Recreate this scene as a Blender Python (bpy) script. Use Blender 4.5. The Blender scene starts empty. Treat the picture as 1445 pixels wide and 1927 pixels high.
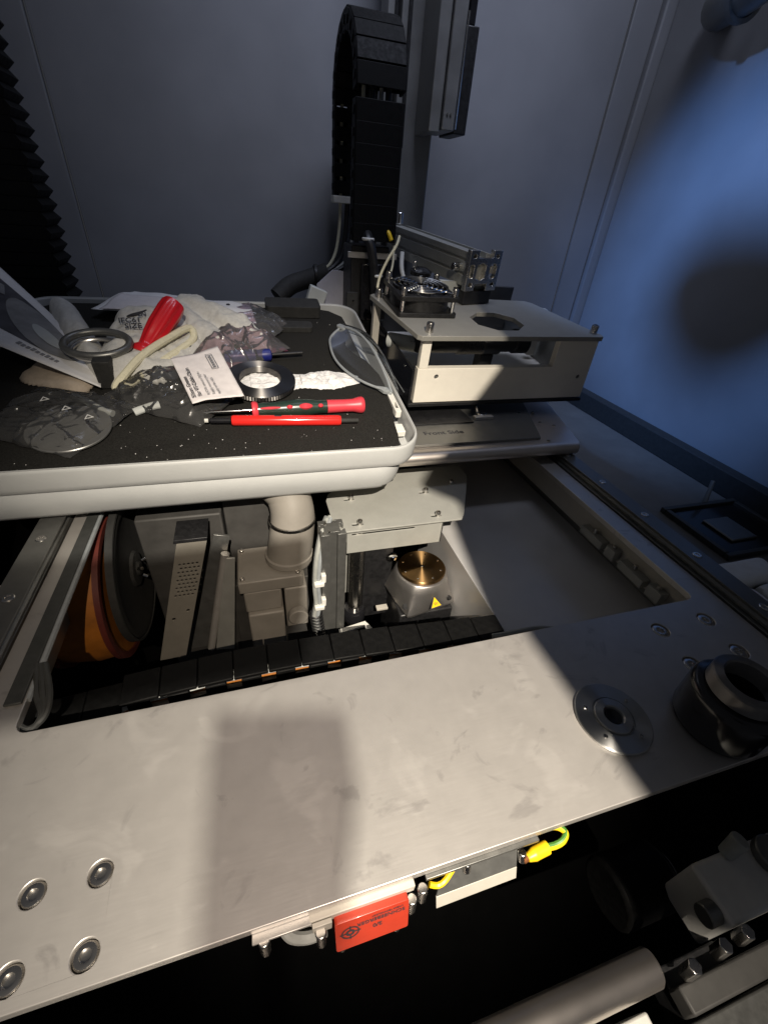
import bpy, bmesh, math, random
from mathutils import Vector, Matrix, noise, Euler

random.seed(7)
S = 0.001            # everything below is written in millimetres
PI = math.pi
scene = bpy.context.scene
COL = scene.collection

# ------------------------------------------------------------------ camera
def look_basis(yaw, pitch, roll):
    f = Vector((math.sin(yaw) * math.cos(pitch), math.cos(yaw) * math.cos(pitch), -math.sin(pitch)))
    r = Vector((math.cos(yaw), -math.sin(yaw), 0))
    u = r.cross(f)
    c, s = math.cos(roll), math.sin(roll)
    r2 = r * c + u * s
    u2 = u * c - r * s
    return Matrix((r2, u2, -f)).transposed()

cam_data = bpy.data.cameras.new('camera')
cam = bpy.data.objects.new('camera', cam_data)
COL.objects.link(cam)
cam.matrix_world = Matrix.Translation((0, 0, 0.26)) @ look_basis(
    math.radians(18.94), math.radians(34.94), math.radians(5.10)).to_4x4()
cam_data.sensor_fit = 'HORIZONTAL'
cam_data.sensor_width = 36
cam_data.lens = 36 * 815.0 / 1445.0
cam_data.clip_start = 0.005
cam_data.clip_end = 50
scene.camera = cam

# ------------------------------------------------------------------ world + exposure
world = bpy.data.worlds.new('World')
scene.world = world
world.use_nodes = True
bg = world.node_tree.nodes['Background']
bg.inputs[0].default_value = (0.58, 0.60, 0.68, 1)
bg.inputs[1].default_value = 0.065
scene.view_settings.view_transform = 'Standard'
scene.view_settings.look = 'None'
scene.view_settings.exposure = 0
scene.view_settings.gamma = 1

# ------------------------------------------------------------------ lamps
def lamp(name, typ, loc, target, energy, color, **kw):
    d = bpy.data.lights.new(name, typ)
    d.energy = energy
    d.color = color
    for k, v in kw.items():
        setattr(d, k, v)
    o = bpy.data.objects.new(name, d)
    COL.objects.link(o)
    o.location = Vector(loc) * S
    dirv = (Vector(target) - Vector(loc)).normalized()
    o.rotation_euler = dirv.to_track_quat('-Z', 'Y').to_euler()
    return o

LAMP = Vector((30, -420, 720))
lamp('torch_light', 'SPOT', LAMP, (138, 235, 0), 97, (1.0, 0.895, 0.755),
     spot_size=math.radians(50), spot_blend=1.0, shadow_soft_size=0.0022)
BLUE = Vector((-60, 500, 860))
lamp('blue_wall_light', 'SPOT', BLUE, (780, 660, 195), 56, (0.19, 0.41, 1.0),  # blue spot aimed at the right wall from above
     spot_size=math.radians(39), spot_blend=1.0, shadow_soft_size=0.022)
lamp('back_wall_fill', 'AREA', (330, 420, 1300), (330, 960, 480), 1.7, (0.70, 0.76, 0.97),  # added fill to brighten the back wall, no real fixture
     shape='RECTANGLE', size=0.5, size_y=0.3, spread=math.radians(75))

# ------------------------------------------------------------------ materials
MATS = {}

def mat(name, col, rough=0.5, metal=0.0, var=0.12, scale=120, bump=0.0, bscale=600,
        rvar=0.0, spec=0.5, stretch=None, trans=0.0, aniso=0.0, coat=0.0):
    m = bpy.data.materials.new(name)
    m.use_nodes = True
    nt = m.node_tree
    N, L = nt.nodes, nt.links
    p = N['Principled BSDF']
    p.inputs['Roughness'].default_value = rough
    p.inputs['Metallic'].default_value = metal
    p.inputs['Specular IOR Level'].default_value = spec
    if coat:
        p.inputs['Coat Weight'].default_value = coat
        p.inputs['Coat Roughness'].default_value = 0.1
    if trans:
        p.inputs['Transmission Weight'].default_value = trans
    if aniso:
        p.inputs['Anisotropic'].default_value = aniso
        p.inputs['Anisotropic Rotation'].default_value = 0.25
        tg = N.new('ShaderNodeTangent')
        tg.direction_type = 'RADIAL'
        tg.axis = 'Z'
        L.new(tg.outputs[0], p.inputs['Tangent'])
    tc = N.new('ShaderNodeTexCoord')
    mp = N.new('ShaderNodeMapping')
    if stretch:
        mp.inputs['Scale'].default_value = stretch
    L.new(tc.outputs['Object'], mp.inputs[0])
    n = N.new('ShaderNodeTexNoise')
    n.inputs['Scale'].default_value = scale
    n.inputs['Detail'].default_value = 6
    n.inputs['Roughness'].default_value = 0.6
    L.new(mp.outputs[0], n.inputs['Vector'])
    mx = N.new('ShaderNodeMix')
    mx.data_type = 'RGBA'
    c = Vector(col)
    lo, hi = c * (1 - var), c * (1 + var)
    mx.inputs[6].default_value = (*lo, 1)
    mx.inputs[7].default_value = (*[min(1, x) for x in hi], 1)
    rp = N.new('ShaderNodeMapRange')
    rp.inputs[1].default_value = 0.3
    rp.inputs[2].default_value = 0.7
    L.new(n.outputs['Fac'], rp.inputs[0])
    L.new(rp.outputs[0], mx.inputs[0])
    L.new(mx.outputs[2], p.inputs['Base Color'])
    if rvar:
        rr = N.new('ShaderNodeMapRange')
        rr.inputs[1].default_value = 0.3
        rr.inputs[2].default_value = 0.7
        rr.inputs[3].default_value = max(0.02, rough - rvar)
        rr.inputs[4].default_value = rough + rvar
        L.new(n.outputs['Fac'], rr.inputs[0])
        L.new(rr.outputs[0], p.inputs['Roughness'])
    if bump:
        n2 = N.new('ShaderNodeTexNoise')
        n2.inputs['Scale'].default_value = bscale
        n2.inputs['Detail'].default_value = 4
        L.new(mp.outputs[0], n2.inputs['Vector'])
        b = N.new('ShaderNodeBump')
        b.inputs['Strength'].default_value = bump
        b.inputs['Distance'].default_value = 0.001
        L.new(n2.outputs['Fac'], b.inputs['Height'])
        L.new(b.outputs[0], p.inputs['Normal'])
    MATS[name] = m
    return m

mat('alu', (0.52, 0.50, 0.47), 0.42, 0.55, 0.06, 90, 0.03, 2500, 0.06)
mat('alu_beige', (0.50, 0.47, 0.41), 0.5, 0.1, 0.05, 90, 0.02, 2500, 0.05)
mat('alu_dark', (0.20, 0.20, 0.19), 0.38, 0.7, 0.1, 120, 0.03, 2500, 0.08)
mat('steel', (0.60, 0.58, 0.55), 0.27, 1.0, 0.04, 60, 0.0, 900, 0.02)
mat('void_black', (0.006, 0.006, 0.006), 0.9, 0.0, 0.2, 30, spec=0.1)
mat('trim_dark', (0.045, 0.047, 0.045), 0.5, 0.0, 0.2, 200)
mat('shaft_steel', (0.72, 0.66, 0.61), 0.40, 1.0, 0.05, 30, 0.0, 900, 0.02)
mat('steel_turned', (0.46, 0.46, 0.45), 0.42, 1.0, 0.05, 200, 0.0, 900, 0.0, aniso=0.92)
mat('chain_black', (0.0045, 0.0045, 0.0045), 0.6, 0.0, 0.3, 200, 0.04, 1500, 0.1, spec=0.15)
mat('cone_steel', (0.44, 0.42, 0.40), 0.36, 0.9, 0.05, 60, 0.0, 900, 0.03)
mat('lid_grey', (0.30, 0.295, 0.27), 0.45, 0.2, 0.05, 60, 0.04, 2600)
mat('steel_ring', (0.26, 0.25, 0.24), 0.48, 1.0, 0.05, 200, 0.0, 900, 0.0, aniso=0.96)
mat('chrome', (0.75, 0.74, 0.72), 0.12, 1.0, 0.04, 200)
mat('gold', (0.33, 0.205, 0.09), 0.42, 1.0, 0.12, 70, 0.0, 900, 0.0, aniso=0.94)
mat('cream', (0.80, 0.76, 0.67), 0.48, 0.0, 0.03, 60, 0.05, 3000)
mat('case_white', (0.46, 0.47, 0.465), 0.42, 0.0, 0.03, 40, 0.12, 2200)
mat('bracket_grey', (0.36, 0.36, 0.33), 0.5, 0.1, 0.06, 60)
mat('pale_grey', (0.50, 0.52, 0.50), 0.5, 0.0, 0.06, 60)
mat('panel_grey', (0.62, 0.61, 0.60), 0.42, 0.35, 0.06, 20, 0.02, 1800, 0.06)
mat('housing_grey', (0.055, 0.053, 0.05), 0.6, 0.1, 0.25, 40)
mat('col_grey', (0.24, 0.24, 0.235), 0.42, 0.5, 0.08, 30, 0.02, 1800, 0.08)
mat('valve_grey', (0.62, 0.61, 0.58), 0.5, 0.1, 0.08, 60)
mat('sheet_grey', (0.42, 0.42, 0.39), 0.45, 0.5, 0.06, 60, 0.02, 1800, 0.08)
mat('black', (0.012, 0.012, 0.013), 0.45, 0.0, 0.3, 200, 0.04, 1500, 0.1)
mat('black_gloss', (0.012, 0.012, 0.014), 0.18, 0.0, 0.2, 100)
mat('black_matte', (0.022, 0.022, 0.021), 0.75, 0.0, 0.3, 150, 0.1, 1500)
mat('dark_inside', (0.035, 0.034, 0.033), 0.6, 0.1, 0.3, 30)
mat('rubber_grey', (0.17, 0.18, 0.18), 0.5, 0.0, 0.1, 200)
mat('seal_pale', (0.28, 0.30, 0.31), 0.4, 0.0, 0.1, 200)
mat('wall_grey', (0.23, 0.235, 0.25), 0.5, 0.0, 0.08, 7, 0.05, 1500, 0.12)
mat('floor_grey', (0.13, 0.125, 0.115), 0.55, 0.0, 0.14, 25, 0.03, 900)
mat('red_plastic', (0.62, 0.012, 0.02), 0.3, 0.0, 0.06, 150, coat=0.3)
mat('red_pen', (0.75, 0.025, 0.02), 0.22, 0.0, 0.05, 150, coat=0.5)
mat('pink_cap', (0.66, 0.05, 0.07), 0.4, 0.0, 0.06, 150)
mat('green_handle', (0.016, 0.034, 0.024), 0.32, 0.0, 0.2, 150, coat=0.3)
mat('blue_plastic', (0.012, 0.018, 0.16), 0.4, 0.0, 0.1, 150)
mat('orange_red', (0.48, 0.042, 0.018), 0.38, 0.0, 0.06, 120, coat=0.2)
mat('drum_orange', (0.34, 0.115, 0.01), 0.6, 0.0, 0.25, 60)
mat('drum_red', (0.10, 0.018, 0.012), 0.55, 0.0, 0.2, 60)
mat('yellow', (0.85, 0.55, 0.01), 0.4, 0.0, 0.06, 150)
mat('wire_green', (0.06, 0.20, 0.03), 0.4, 0.0, 0.1, 150)
mat('copper', (0.5, 0.2, 0.08), 0.35, 0.8, 0.1, 150)
mat('cable_grey', (0.32, 0.33, 0.31), 0.45, 0.0, 0.1, 150)
mat('perf_metal', (0.30, 0.28, 0.24), 0.45, 0.3, 0.08, 60)
mat('pump_beige', (0.27, 0.25, 0.22), 0.5, 0.0, 0.10, 40)
mat('white_plastic', (0.72, 0.71, 0.66), 0.45, 0.0, 0.05, 80)
mat('paper', (0.80, 0.79, 0.78), 0.7, 0.0, 0.05, 150)
mat('label_paper', (0.74, 0.70, 0.70), 0.7, 0.0, 0.06, 150)
mat('ink', (0.03, 0.03, 0.035), 0.7, 0.0, 0.1, 150)
mat('ink_grey', (0.25, 0.25, 0.26), 0.7, 0.0, 0.1, 150)
mat('white_print', (0.7, 0.7, 0.68), 0.6, 0.0, 0.1, 150)
mat('picture_dark', (0.09, 0.09, 0.10), 0.4, 0.0, 0.4, 35)
mat('picture_grey', (0.26, 0.26, 0.26), 0.4, 0.0, 0.2, 60)
mat('glove', (0.60, 0.59, 0.55), 0.9, 0.0, 0.10, 300, 0.5, 1800)
mat('glove_cuff', (0.72, 0.68, 0.50), 0.9, 0.0, 0.10, 300, 0.5, 1800)
mat('glove_brown', (0.50, 0.42, 0.33), 0.9, 0.0, 0.15, 120, 0.5, 1800)
mat('purple_film', (0.16, 0.06, 0.10), 0.25, 0.0, 0.3, 60)
mat('foam', (0.020, 0.0195, 0.018), 0.95, 0.0, 0.45, 700, 0.9, 1300, spec=0.15)
mat('disc_grey', (0.30, 0.30, 0.29), 0.35, 0.7, 0.05, 100)
mat('cloth_pale', (0.85, 0.86, 0.85), 0.8, 0.0, 0.06, 100, 0.2, 1200)
mat('lavender', (0.50, 0.50, 0.58), 0.5, 0.2, 0.08, 60)

def film(name, tint, haze, rough=0.12, ior=1.45, bump=0.5):
    m = bpy.data.materials.new(name)
    m.use_nodes = True
    nt = m.node_tree
    N, L = nt.nodes, nt.links
    N.remove(N['Principled BSDF'])
    out = N['Material Output']
    tr = N.new('ShaderNodeBsdfTransparent')
    tr.inputs[0].default_value = (*tint, 1)
    gl = N.new('ShaderNodeBsdfGlossy')
    gl.inputs['Roughness'].default_value = rough
    df = N.new('ShaderNodeBsdfDiffuse')
    df.inputs[0].default_value = (0.7, 0.7, 0.7, 1)
    fr = N.new('ShaderNodeFresnel')
    fr.inputs[0].default_value = ior
    tc = N.new('ShaderNodeTexCoord')
    n = N.new('ShaderNodeTexNoise')
    n.inputs['Scale'].default_value = 90
    L.new(tc.outputs['Object'], n.inputs['Vector'])
    bp = N.new('ShaderNodeBump')
    bp.inputs['Strength'].default_value = bump
    bp.inputs['Distance'].default_value = 0.002
    L.new(n.outputs[0], bp.inputs['Height'])
    L.new(bp.outputs[0], gl.inputs['Normal'])
    L.new(bp.outputs[0], fr.inputs['Normal'])
    m1 = N.new('ShaderNodeMixShader')
    m1.inputs[0].default_value = haze
    L.new(tr.outputs[0], m1.inputs[1])
    L.new(df.outputs[0], m1.inputs[2])
    m2 = N.new('ShaderNodeMixShader')
    L.new(fr.outputs[0], m2.inputs[0])
    L.new(m1.outputs[0], m2.inputs[1])
    L.new(gl.outputs[0], m2.inputs[2])
    L.new(m2.outputs[0], out.inputs[0])
    MATS[name] = m
    return m

film('clear_film', (0.96, 0.96, 0.96), 0.045, 0.17, 1.55, 0.3)
film('smoky_film', (0.72, 0.60, 0.66), 0.10, 0.2, 1.6, 0.3)
film('lens_clear', (0.80, 0.83, 0.86), 0.03, 0.1, 1.12, 0.0)
film('dimming_film_dark', (0.52, 0.50, 0.48), 0.05, 0.3, 1.1, 0.0)  # see-through film for the added strip that dims the pit
film('dimming_film', (0.74, 0.72, 0.72), 0.05, 0.3, 1.1, 0.0)  # see-through film for the added tab that half blocks the torch

def plate_material():
    """worn anodised aluminium: smears and stains with their own shapes"""
    m = mat('plate_alu', (0.60, 0.572, 0.538), 0.42, 0.68, 0.05, 60, 0.02, 2600)
    nt = m.node_tree
    N, L = nt.nodes, nt.links
    p = N['Principled BSDF']
    base = p.inputs['Base Color'].links[0].from_socket
    tc = N.new('ShaderNodeTexCoord')

    def mask(scale, lo, hi, loc, dist=1.2, stretch=(1, 1, 1)):
        mp = N.new('ShaderNodeMapping')
        mp.inputs['Location'].default_value = loc
        mp.inputs['Scale'].default_value = stretch
        L.new(tc.outputs['Object'], mp.inputs[0])
        n = N.new('ShaderNodeTexNoise')
        n.inputs['Scale'].default_value = scale
        n.inputs['Detail'].default_value = 7
        n.inputs['Roughness'].default_value = 0.55
        n.inputs['Distortion'].default_value = dist
        L.new(mp.outputs[0], n.inputs['Vector'])
        r = N.new('ShaderNodeMapRange')
        r.inputs[1].default_value = lo
        r.inputs[2].default_value = hi
        L.new(n.outputs['Fac'], r.inputs[0])
        return r.outputs[0]
    a = mask(26, 0.58, 0.66, (0.3, 0.1, 0), 1.0)
    b = mask(16, 0.60, 0.68, (1.7, 0.4, 0), 2.2, (1.0, 1.6, 1))
    c = mask(55, 0.66, 0.72, (4.1, 2.4, 0), 0.6)
    cur = base
    for fac, colr, amt in ((a, (0.60, 0.58, 0.55), 0.20), (b, (0.33, 0.31, 0.30), 0.45), (c, (0.30, 0.28, 0.27), 0.35)):
        mu = N.new('ShaderNodeMath')
        mu.operation = 'MULTIPLY'
        mu.inputs[1].default_value = amt
        L.new(fac, mu.inputs[0])
        mx = N.new('ShaderNodeMix')
        mx.data_type = 'RGBA'
        mx.inputs[7].default_value = (*colr, 1)
        L.new(mu.outputs[0], mx.inputs[0])
        L.new(cur, mx.inputs[6])
        cur = mx.outputs[2]
    L.new(cur, p.inputs['Base Color'])
    rr = N.new('ShaderNodeMapRange')
    rr.inputs[3].default_value = 0.35
    rr.inputs[4].default_value = 0.41
    L.new(a, rr.inputs[0])
    # fine brushing along the plate and a few scratches
    mp = N.new('ShaderNodeMapping')
    mp.inputs['Scale'].default_value = (0.03, 1, 1)
    L.new(tc.outputs['Object'], mp.inputs[0])
    nb = N.new('ShaderNodeTexNoise')
    nb.inputs['Scale'].default_value = 1800
    nb.inputs['Detail'].default_value = 3
    L.new(mp.outputs[0], nb.inputs['Vector'])
    ad = N.new('ShaderNodeMath')
    ad.operation = 'MULTIPLY_ADD'
    ad.inputs[1].default_value = 0.12
    L.new(nb.outputs['Fac'], ad.inputs[0])
    L.new(rr.outputs[0], ad.inputs[2])
    L.new(ad.outputs[0], p.inputs['Roughness'])

plate_material()

# ------------------------------------------------------------------ mesh helpers (millimetres)
def smooth_path(pts, sub=6):
    pts = [Vector(p) for p in pts]
    if len(pts) < 3:
        return pts
    out = []
    n = len(pts)
    for i in range(n - 1):
        p0 = pts[max(0, i - 1)]
        p1, p2 = pts[i], pts[i + 1]
        p3 = pts[min(n - 1, i + 2)]
        for k in range(sub):
            t = k / sub
            out.append(0.5 * ((2 * p1) + (p2 - p0) * t + (2 * p0 - 5 * p1 + 4 * p2 - p3) * t * t
                              + (3 * p1 - p0 - 3 * p2 + p3) * t * t * t))
    out.append(pts[-1])
    return out

class M:
    def __init__(self):
        self.b = bmesh.new()

    def box(self, x0, x1, y0, y1, z0, z1, mtx=None):
        vs = [(x, y, z) for z in (z0, z1) for y in (y0, y1) for x in (x0, x1)]
        v = [self.b.verts.new(mtx @ Vector(p) if mtx else p) for p in vs]
        for f in ((0, 2, 3, 1), (4, 5, 7, 6), (0, 1, 5, 4), (2, 6, 7, 3), (0, 4, 6, 2), (1, 3, 7, 5)):
            self.b.faces.new([v[i] for i in f])
        return self

    def poly(self, outline, z0, z1, holes=(), mtx=None):
        """flat plate with holes; outline and holes are 2-D loops"""
        b = bmesh.new()
        edges = []
        for loop in [outline] + list(holes):
            vs = [b.verts.new((p[0], p[1], z0)) for p in loop]
            for i in range(len(vs)):
                edges.append(b.edges.new((vs[i], vs[(i + 1) % len(vs)])))
        r = bmesh.ops.triangle_fill(b, use_beauty=True, use_dissolve=False, edges=edges)
        faces = [g for g in r['geom'] if isinstance(g, bmesh.types.BMFace)]
        for f in faces:
            f.normal_update()
            if f.normal.z > 0:
                f.normal_flip()
        e = bmesh.ops.extrude_face_region(b, geom=faces, use_keep_orig=True)
        up = [g for g in e['geom'] if isinstance(g, bmesh.types.BMVert)]
        for v in up:
            v.co.z = z1
        bmesh.ops.recalc_face_normals(b, faces=b.faces)
        self.merge(b, mtx)
        return self

    def merge(self, b, mtx=None):
        mp = {}
        for v in b.verts:
            mp[v] = self.b.verts.new(mtx @ v.co if mtx else v.co)
        for f in b.faces:
            try:
                self.b.faces.new([mp[v] for v in f.verts])
            except ValueError:
                pass
        b.free()

    def rings(self, rings, cap0=True, cap1=True, close=False):
        R = [[self.b.verts.new(p) for p in r] for r in rings]
        n = len(R[0])
        k = len(R)
        for i in range(k if close else k - 1):
            a, c = R[i], R[(i + 1) % k]
            for j in range(n):
                self.b.faces.new((a[j], a[(j + 1) % n], c[(j + 1) % n], c[j]))
        if not close:
            if cap0:
                self.b.faces.new(list(reversed(R[0])))
            if cap1:
                self.b.faces.new(R[-1])
        return self

    def cyl(self, p0, p1, r0, r1=None, n=20):
        p0, p1 = Vector(p0), Vector(p1)
        r1 = r0 if r1 is None else r1
        d = (p1 - p0).normalized()
        a = d.orthogonal().normalized()
        c = d.cross(a)
        rr = []
        for p, r in ((p0, r0), (p1, r1)):
            rr.append([p + (a * math.cos(2 * PI * k / n) + c * math.sin(2 * PI * k / n)) * r for k in range(n)])
        return self.rings(rr)

    def tube(self, pts, r, n=10, sub=6, closed=False, flat=1.0):
        P = smooth_path(pts, sub) if sub else [Vector(p) for p in pts]
        rr = []
        a = None
        for i, p in enumerate(P):
            if closed:
                d = (P[(i + 1) % len(P)] - P[i - 1]).normalized()
            else:
                d = (P[min(i + 1, len(P) - 1)] - P[max(i - 1, 0)]).normalized()
            if a is None:
                a = d.orthogonal().normalized()
            a = (a - d * a.dot(d)).normalized()
            c = d.cross(a)
            rad = r(i / max(1, len(P) - 1)) if callable(r) else r
            rr.append([p + (a * math.cos(2 * PI * k / n) + c * math.sin(2 * PI * k / n) * flat) * rad for k in range(n)])
        return self.rings(rr, close=closed)

    def lathe(self, prof, n=48, mtx=None, caps=True):
        rr = []
        for r, z in prof:
            ring = [Vector((max(r, 0.01) * math.cos(2 * PI * k / n), max(r, 0.01) * math.sin(2 * PI * k / n), z)) for k in range(n)]
            rr.append([mtx @ p for p in ring] if mtx else ring)
        rm = max(p[0] for p in prof)
        if caps and min(prof[0][0], prof[-1][0]) > 0.75 * rm:
            return self.rings(rr, close=True)
        return self.rings(rr, cap0=caps, cap1=caps)

    def grid(self, fn, nu, nv):
        V = [[self.b.verts.new(fn(i / nu, j / nv)) for i in range(nu + 1)] for j in range(nv + 1)]
        for j in range(nv):
            for i in range(nu):
                self.b.faces.new((V[j][i], V[j][i + 1], V[j + 1][i + 1], V[j + 1][i]))
        return self

    def build(self, name, material, parent=None, bevel=0.0, smooth=True, angle=35, seg=2, world_coords=False, solid=0):
        if not solid:
            bmesh.ops.recalc_face_normals(self.b, faces=self.b.faces)
        me = bpy.data.meshes.new(name)
        bmesh.ops.scale(self.b, vec=(S, S, S), verts=self.b.verts)
        self.b.to_mesh(me)
        self.b.free()
        me.materials.append(MATS[material])
        if smooth:
            for p in me.polygons:
                p.use_smooth = True
            me.set_sharp_from_angle(angle=math.radians(angle))
        o = bpy.data.objects.new(name, me)
        COL.objects.link(o)
        if solid:
            md = o.modifiers.new('thickness', 'SOLIDIFY')
            md.thickness = solid * S
        if bevel:
            md = o.modifiers.new('bevel', 'BEVEL')
            md.width = bevel * S
            md.segments = seg
            md.limit_method = 'ANGLE'
            md.angle_limit = math.radians(40)
            md.harden_normals = False
        if parent:
            o.parent = parent
            if world_coords:
                o.matrix_parent_inverse = MW[parent.name].inverted()
        return o

MW = {}

def tag(o, label=None, cat=None, group=None, kind=None):
    if label:
        o['label'] = label
    if cat:
        o['category'] = cat
    if group:
        o['group'] = group
    if kind:
        o['kind'] = kind
    return o

def thing(name, label, cat, loc=(0, 0, 0), rot=None, group=None, mtx=None):
    o = bpy.data.objects.new(name, None)
    o.empty_display_size = 0.01
    COL.objects.link(o)
    if mtx is None:
        mtx = Matrix.Translation(Vector(loc)) @ (Euler(rot).to_matrix().to_4x4() if rot else Matrix())
    mm = mtx.copy()
    mm.translation = mm.translation * S
    o.matrix_world = mm
    MW[o.name] = mm
    tag(o, label, cat, group)
    return o

def copy_part(o, parent, loc=None, rot=None, name=None):
    c = o.copy()
    COL.objects.link(c)
    c.parent = parent
    if loc is not None:
        c.location = Vector(loc) * S
    if rot is not None:
        c.rotation_euler = rot
    return c

def text_obj(body, size, material, parent, mtx, name='lettering', align='LEFT', depth=0.06, shear=0.0, bold=0.0):
    cu = bpy.data.curves.new(name, 'FONT')
    cu.body = body
    cu.size = size * S
    cu.extrude = depth * S
    cu.align_x = align
    cu.resolution_u = 3
    cu.offset = bold * S
    cu.materials.append(MATS[material])
    tmp = bpy.data.objects.new(name, cu)
    me = bpy.data.meshes.new_from_object(tmp)
    bpy.data.objects.remove(tmp)
    bpy.data.curves.remove(cu)
    o = bpy.data.objects.new(name, me)
    COL.objects.link(o)
    o.parent = parent
    m = mtx.copy()
    m.translation = m.translation * S
    o.matrix_local = m
    return o

def frame(origin, xdir, ydir):
    x = Vector(xdir).normalized()
    z = x.cross(Vector(ydir)).normalized()
    y = z.cross(x)
    m = Matrix((x, y, z)).transposed().to_4x4()
    m.translation = Vector(origin)
    return m

def circle(cx, cy, r, n=20, a0=0.0):
    return [(cx + r * math.cos(a0 + 2 * PI * k / n), cy + r * math.sin(a0 + 2 * PI * k / n)) for k in range(n)]

def rrect(x0, x1, y0, y1, r, n=6):
    out = []
    for cx, cy, a in ((x1 - r, y1 - r, 0), (x0 + r, y1 - r, PI / 2), (x0 + r, y0 + r, PI), (x1 - r, y0 + r, 3 * PI / 2)):
        for k in range(n + 1):
            t = a + PI / 2 * k / n
            out.append((cx + r * math.cos(t), cy + r * math.sin(t)))
    return out

def hexa(cx, cy, r, a0=0.0):
    return circle(cx, cy, r, 6, a0)

_cache = {}

def cap_screw(parent, pos, d=5.0, h=5.0, mtx_rot=None, material='steel'):
    """socket head screw: head with a hexagonal socket"""
    key = ('cap', d, h, material)
    if key not in _cache:
        m = M()
        n = 24
        prof = [(d * .5, 0), (d * .5, h * .88), (d * .44, h), (d * .30, h), (d * .27, h * .45), (0.0, h * .4)]
        m.lathe(prof, n)
        o = m.build('screw', material, parent)
        _cache[key] = o
        c = o
    else:
        c = _cache[key].copy()
        COL.objects.link(c)
        c.parent = parent
    c.location = Vector(pos) * S
    if mtx_rot:
        c.rotation_euler = mtx_rot
    return c

# ================================================================== SETTING
WALL_Y, WALL_X, FLOOR_Z = 960, 780, -100

bw = tag(M().box(-236, 702, WALL_Y, WALL_Y + 12, -120, 900).build('back_wall', 'wall_grey', bevel=1.2), kind='structure')
lw = tag(M().box(-620, -238.5, WALL_Y - 3, WALL_Y + 9, -120, 900).build('back_wall_side_panel', 'wall_grey', bevel=1.5), kind='structure')
cw = tag(M().box(705, 757, WALL_Y - 3, WALL_Y + 4, -120, 900).build('wall_corner_strip', 'wall_grey', bevel=1.5), kind='structure')
cw2 = tag(M().box(760, 792, WALL_Y - 12, WALL_Y + 4, -120, 900).build('wall_corner_post', 'wall_grey', bevel=3), kind='structure')
rw = tag(M().box(WALL_X, WALL_X + 12, -60, WALL_Y - 14, -120, 900).build('right_wall', 'wall_grey', bevel=1.2), kind='structure')
sk = M().box(752, 778, 60, 925, FLOOR_Z, -60)
sk.box(300, 750, 920, 950, FLOOR_Z, -60)
tag(sk.build('wall_ledge', 'black_matte', bevel=2), kind='structure')
tag(M().box(412, WALL_X, -100, WALL_Y, FLOOR_Z - 8, FLOOR_Z).build('floor', 'floor_grey'), kind='structure')
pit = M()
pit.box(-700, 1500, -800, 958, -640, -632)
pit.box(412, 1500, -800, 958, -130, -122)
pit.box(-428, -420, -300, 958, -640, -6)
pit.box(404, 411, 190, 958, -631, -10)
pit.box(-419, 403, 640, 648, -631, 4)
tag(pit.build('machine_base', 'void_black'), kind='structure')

# ================================================================== DECK PLATE
plate = thing('deck_plate', 'worn silver aluminium deck plate with countersunk screws across the front', 'metal plate', (100, 115, -6))
LSC = [(-115.6, 95.4), (-89, 96), (-89, 68.2), (-115.6, 68.2)]
RSC = [(295.4, 154.3), (343.9, 154.9), (342.2, 123.1), (294.2, 122)]
slot = rrect(-150, 355, 177, 620, 7, 5)
outl = [(-172, 650), (-172, 212), (-260, 212), (-260, 58), (372, 58), (378, 62), (378, 650)]
holes = [slot] + [circle(x, y, 5.4, 24) for x, y in LSC] + [circle(x, y, 7.0, 24) for x, y in RSC]
pl = M().poly(outl, -6, 0, holes).build('plate', 'plate_alu', plate, bevel=0.45, world_coords=True)

def csk(parent, x, y, r):
    """screw head lying in a countersink, with a hexagon socket"""
    key = ('csk', r)
    if key not in _cache:
        m = M()
        m.lathe([(r * 1.0, -2.6), (r * 0.92, -1.2), (r * 0.82, -0.7), (r * .55, -.55), (r * .45, -.6), (r * .40, -2.2), (0, -2.4)], 24)
        _cache[key] = m.build('screw', 'steel', parent)
        c = _cache[key]
    else:
        c = _cache[key].copy()
        COL.objects.link(c)
        c.parent = parent
    c.matrix_parent_inverse = MW[parent.name].inverted()
    c.location = Vector((x, y, 0)) * S
    c.rotation_euler = (0, 0, random.random() * 6)
    return c

for x, y in LSC:
    csk(plate, x, y, 5.2)
for x, y in RSC:
    csk(plate, x, y, 6.7)
# lower steel strips of the front edge
ed = M().box(-260, 100, 60, 66, -11, -6.2)
ed.box(103, 372, 60, 66, -11, -6.2)
ed.build('edge_strip', 'alu_dark', plate, bevel=0.4, world_coords=True)

# rubber trim along the left side of the opening
tr = thing('edge_trim', 'dark rubber trim with pale lip along the left side of the opening', 'trim', (-155, 300, 0))
M().box(-160.5, -151, 196, 618, 0.3, 2.2).build('strip', 'trim_dark', tr, bevel=0.6, world_coords=True)
M().tube([(-150.3, 200, -2), (-150.3, 330, -1), (-150.3, 618, -1)], 2.2, 8).build('lip', 'seal_pale', tr, world_coords=True)
for k in range(3):
    M().tube([(-151.5 + k * 2.2, 224, 1), (-147 + k * 3.4, 204, -3), (-142 + k * 1.0 , 191, -7), (-146, 182 + k, -8), (-152, 183 + k * 2, -6), (-155 + k, 196, -3)],
             2.0, 8).build('loop', 'trim_dark', tr, world_coords=True)

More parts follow.
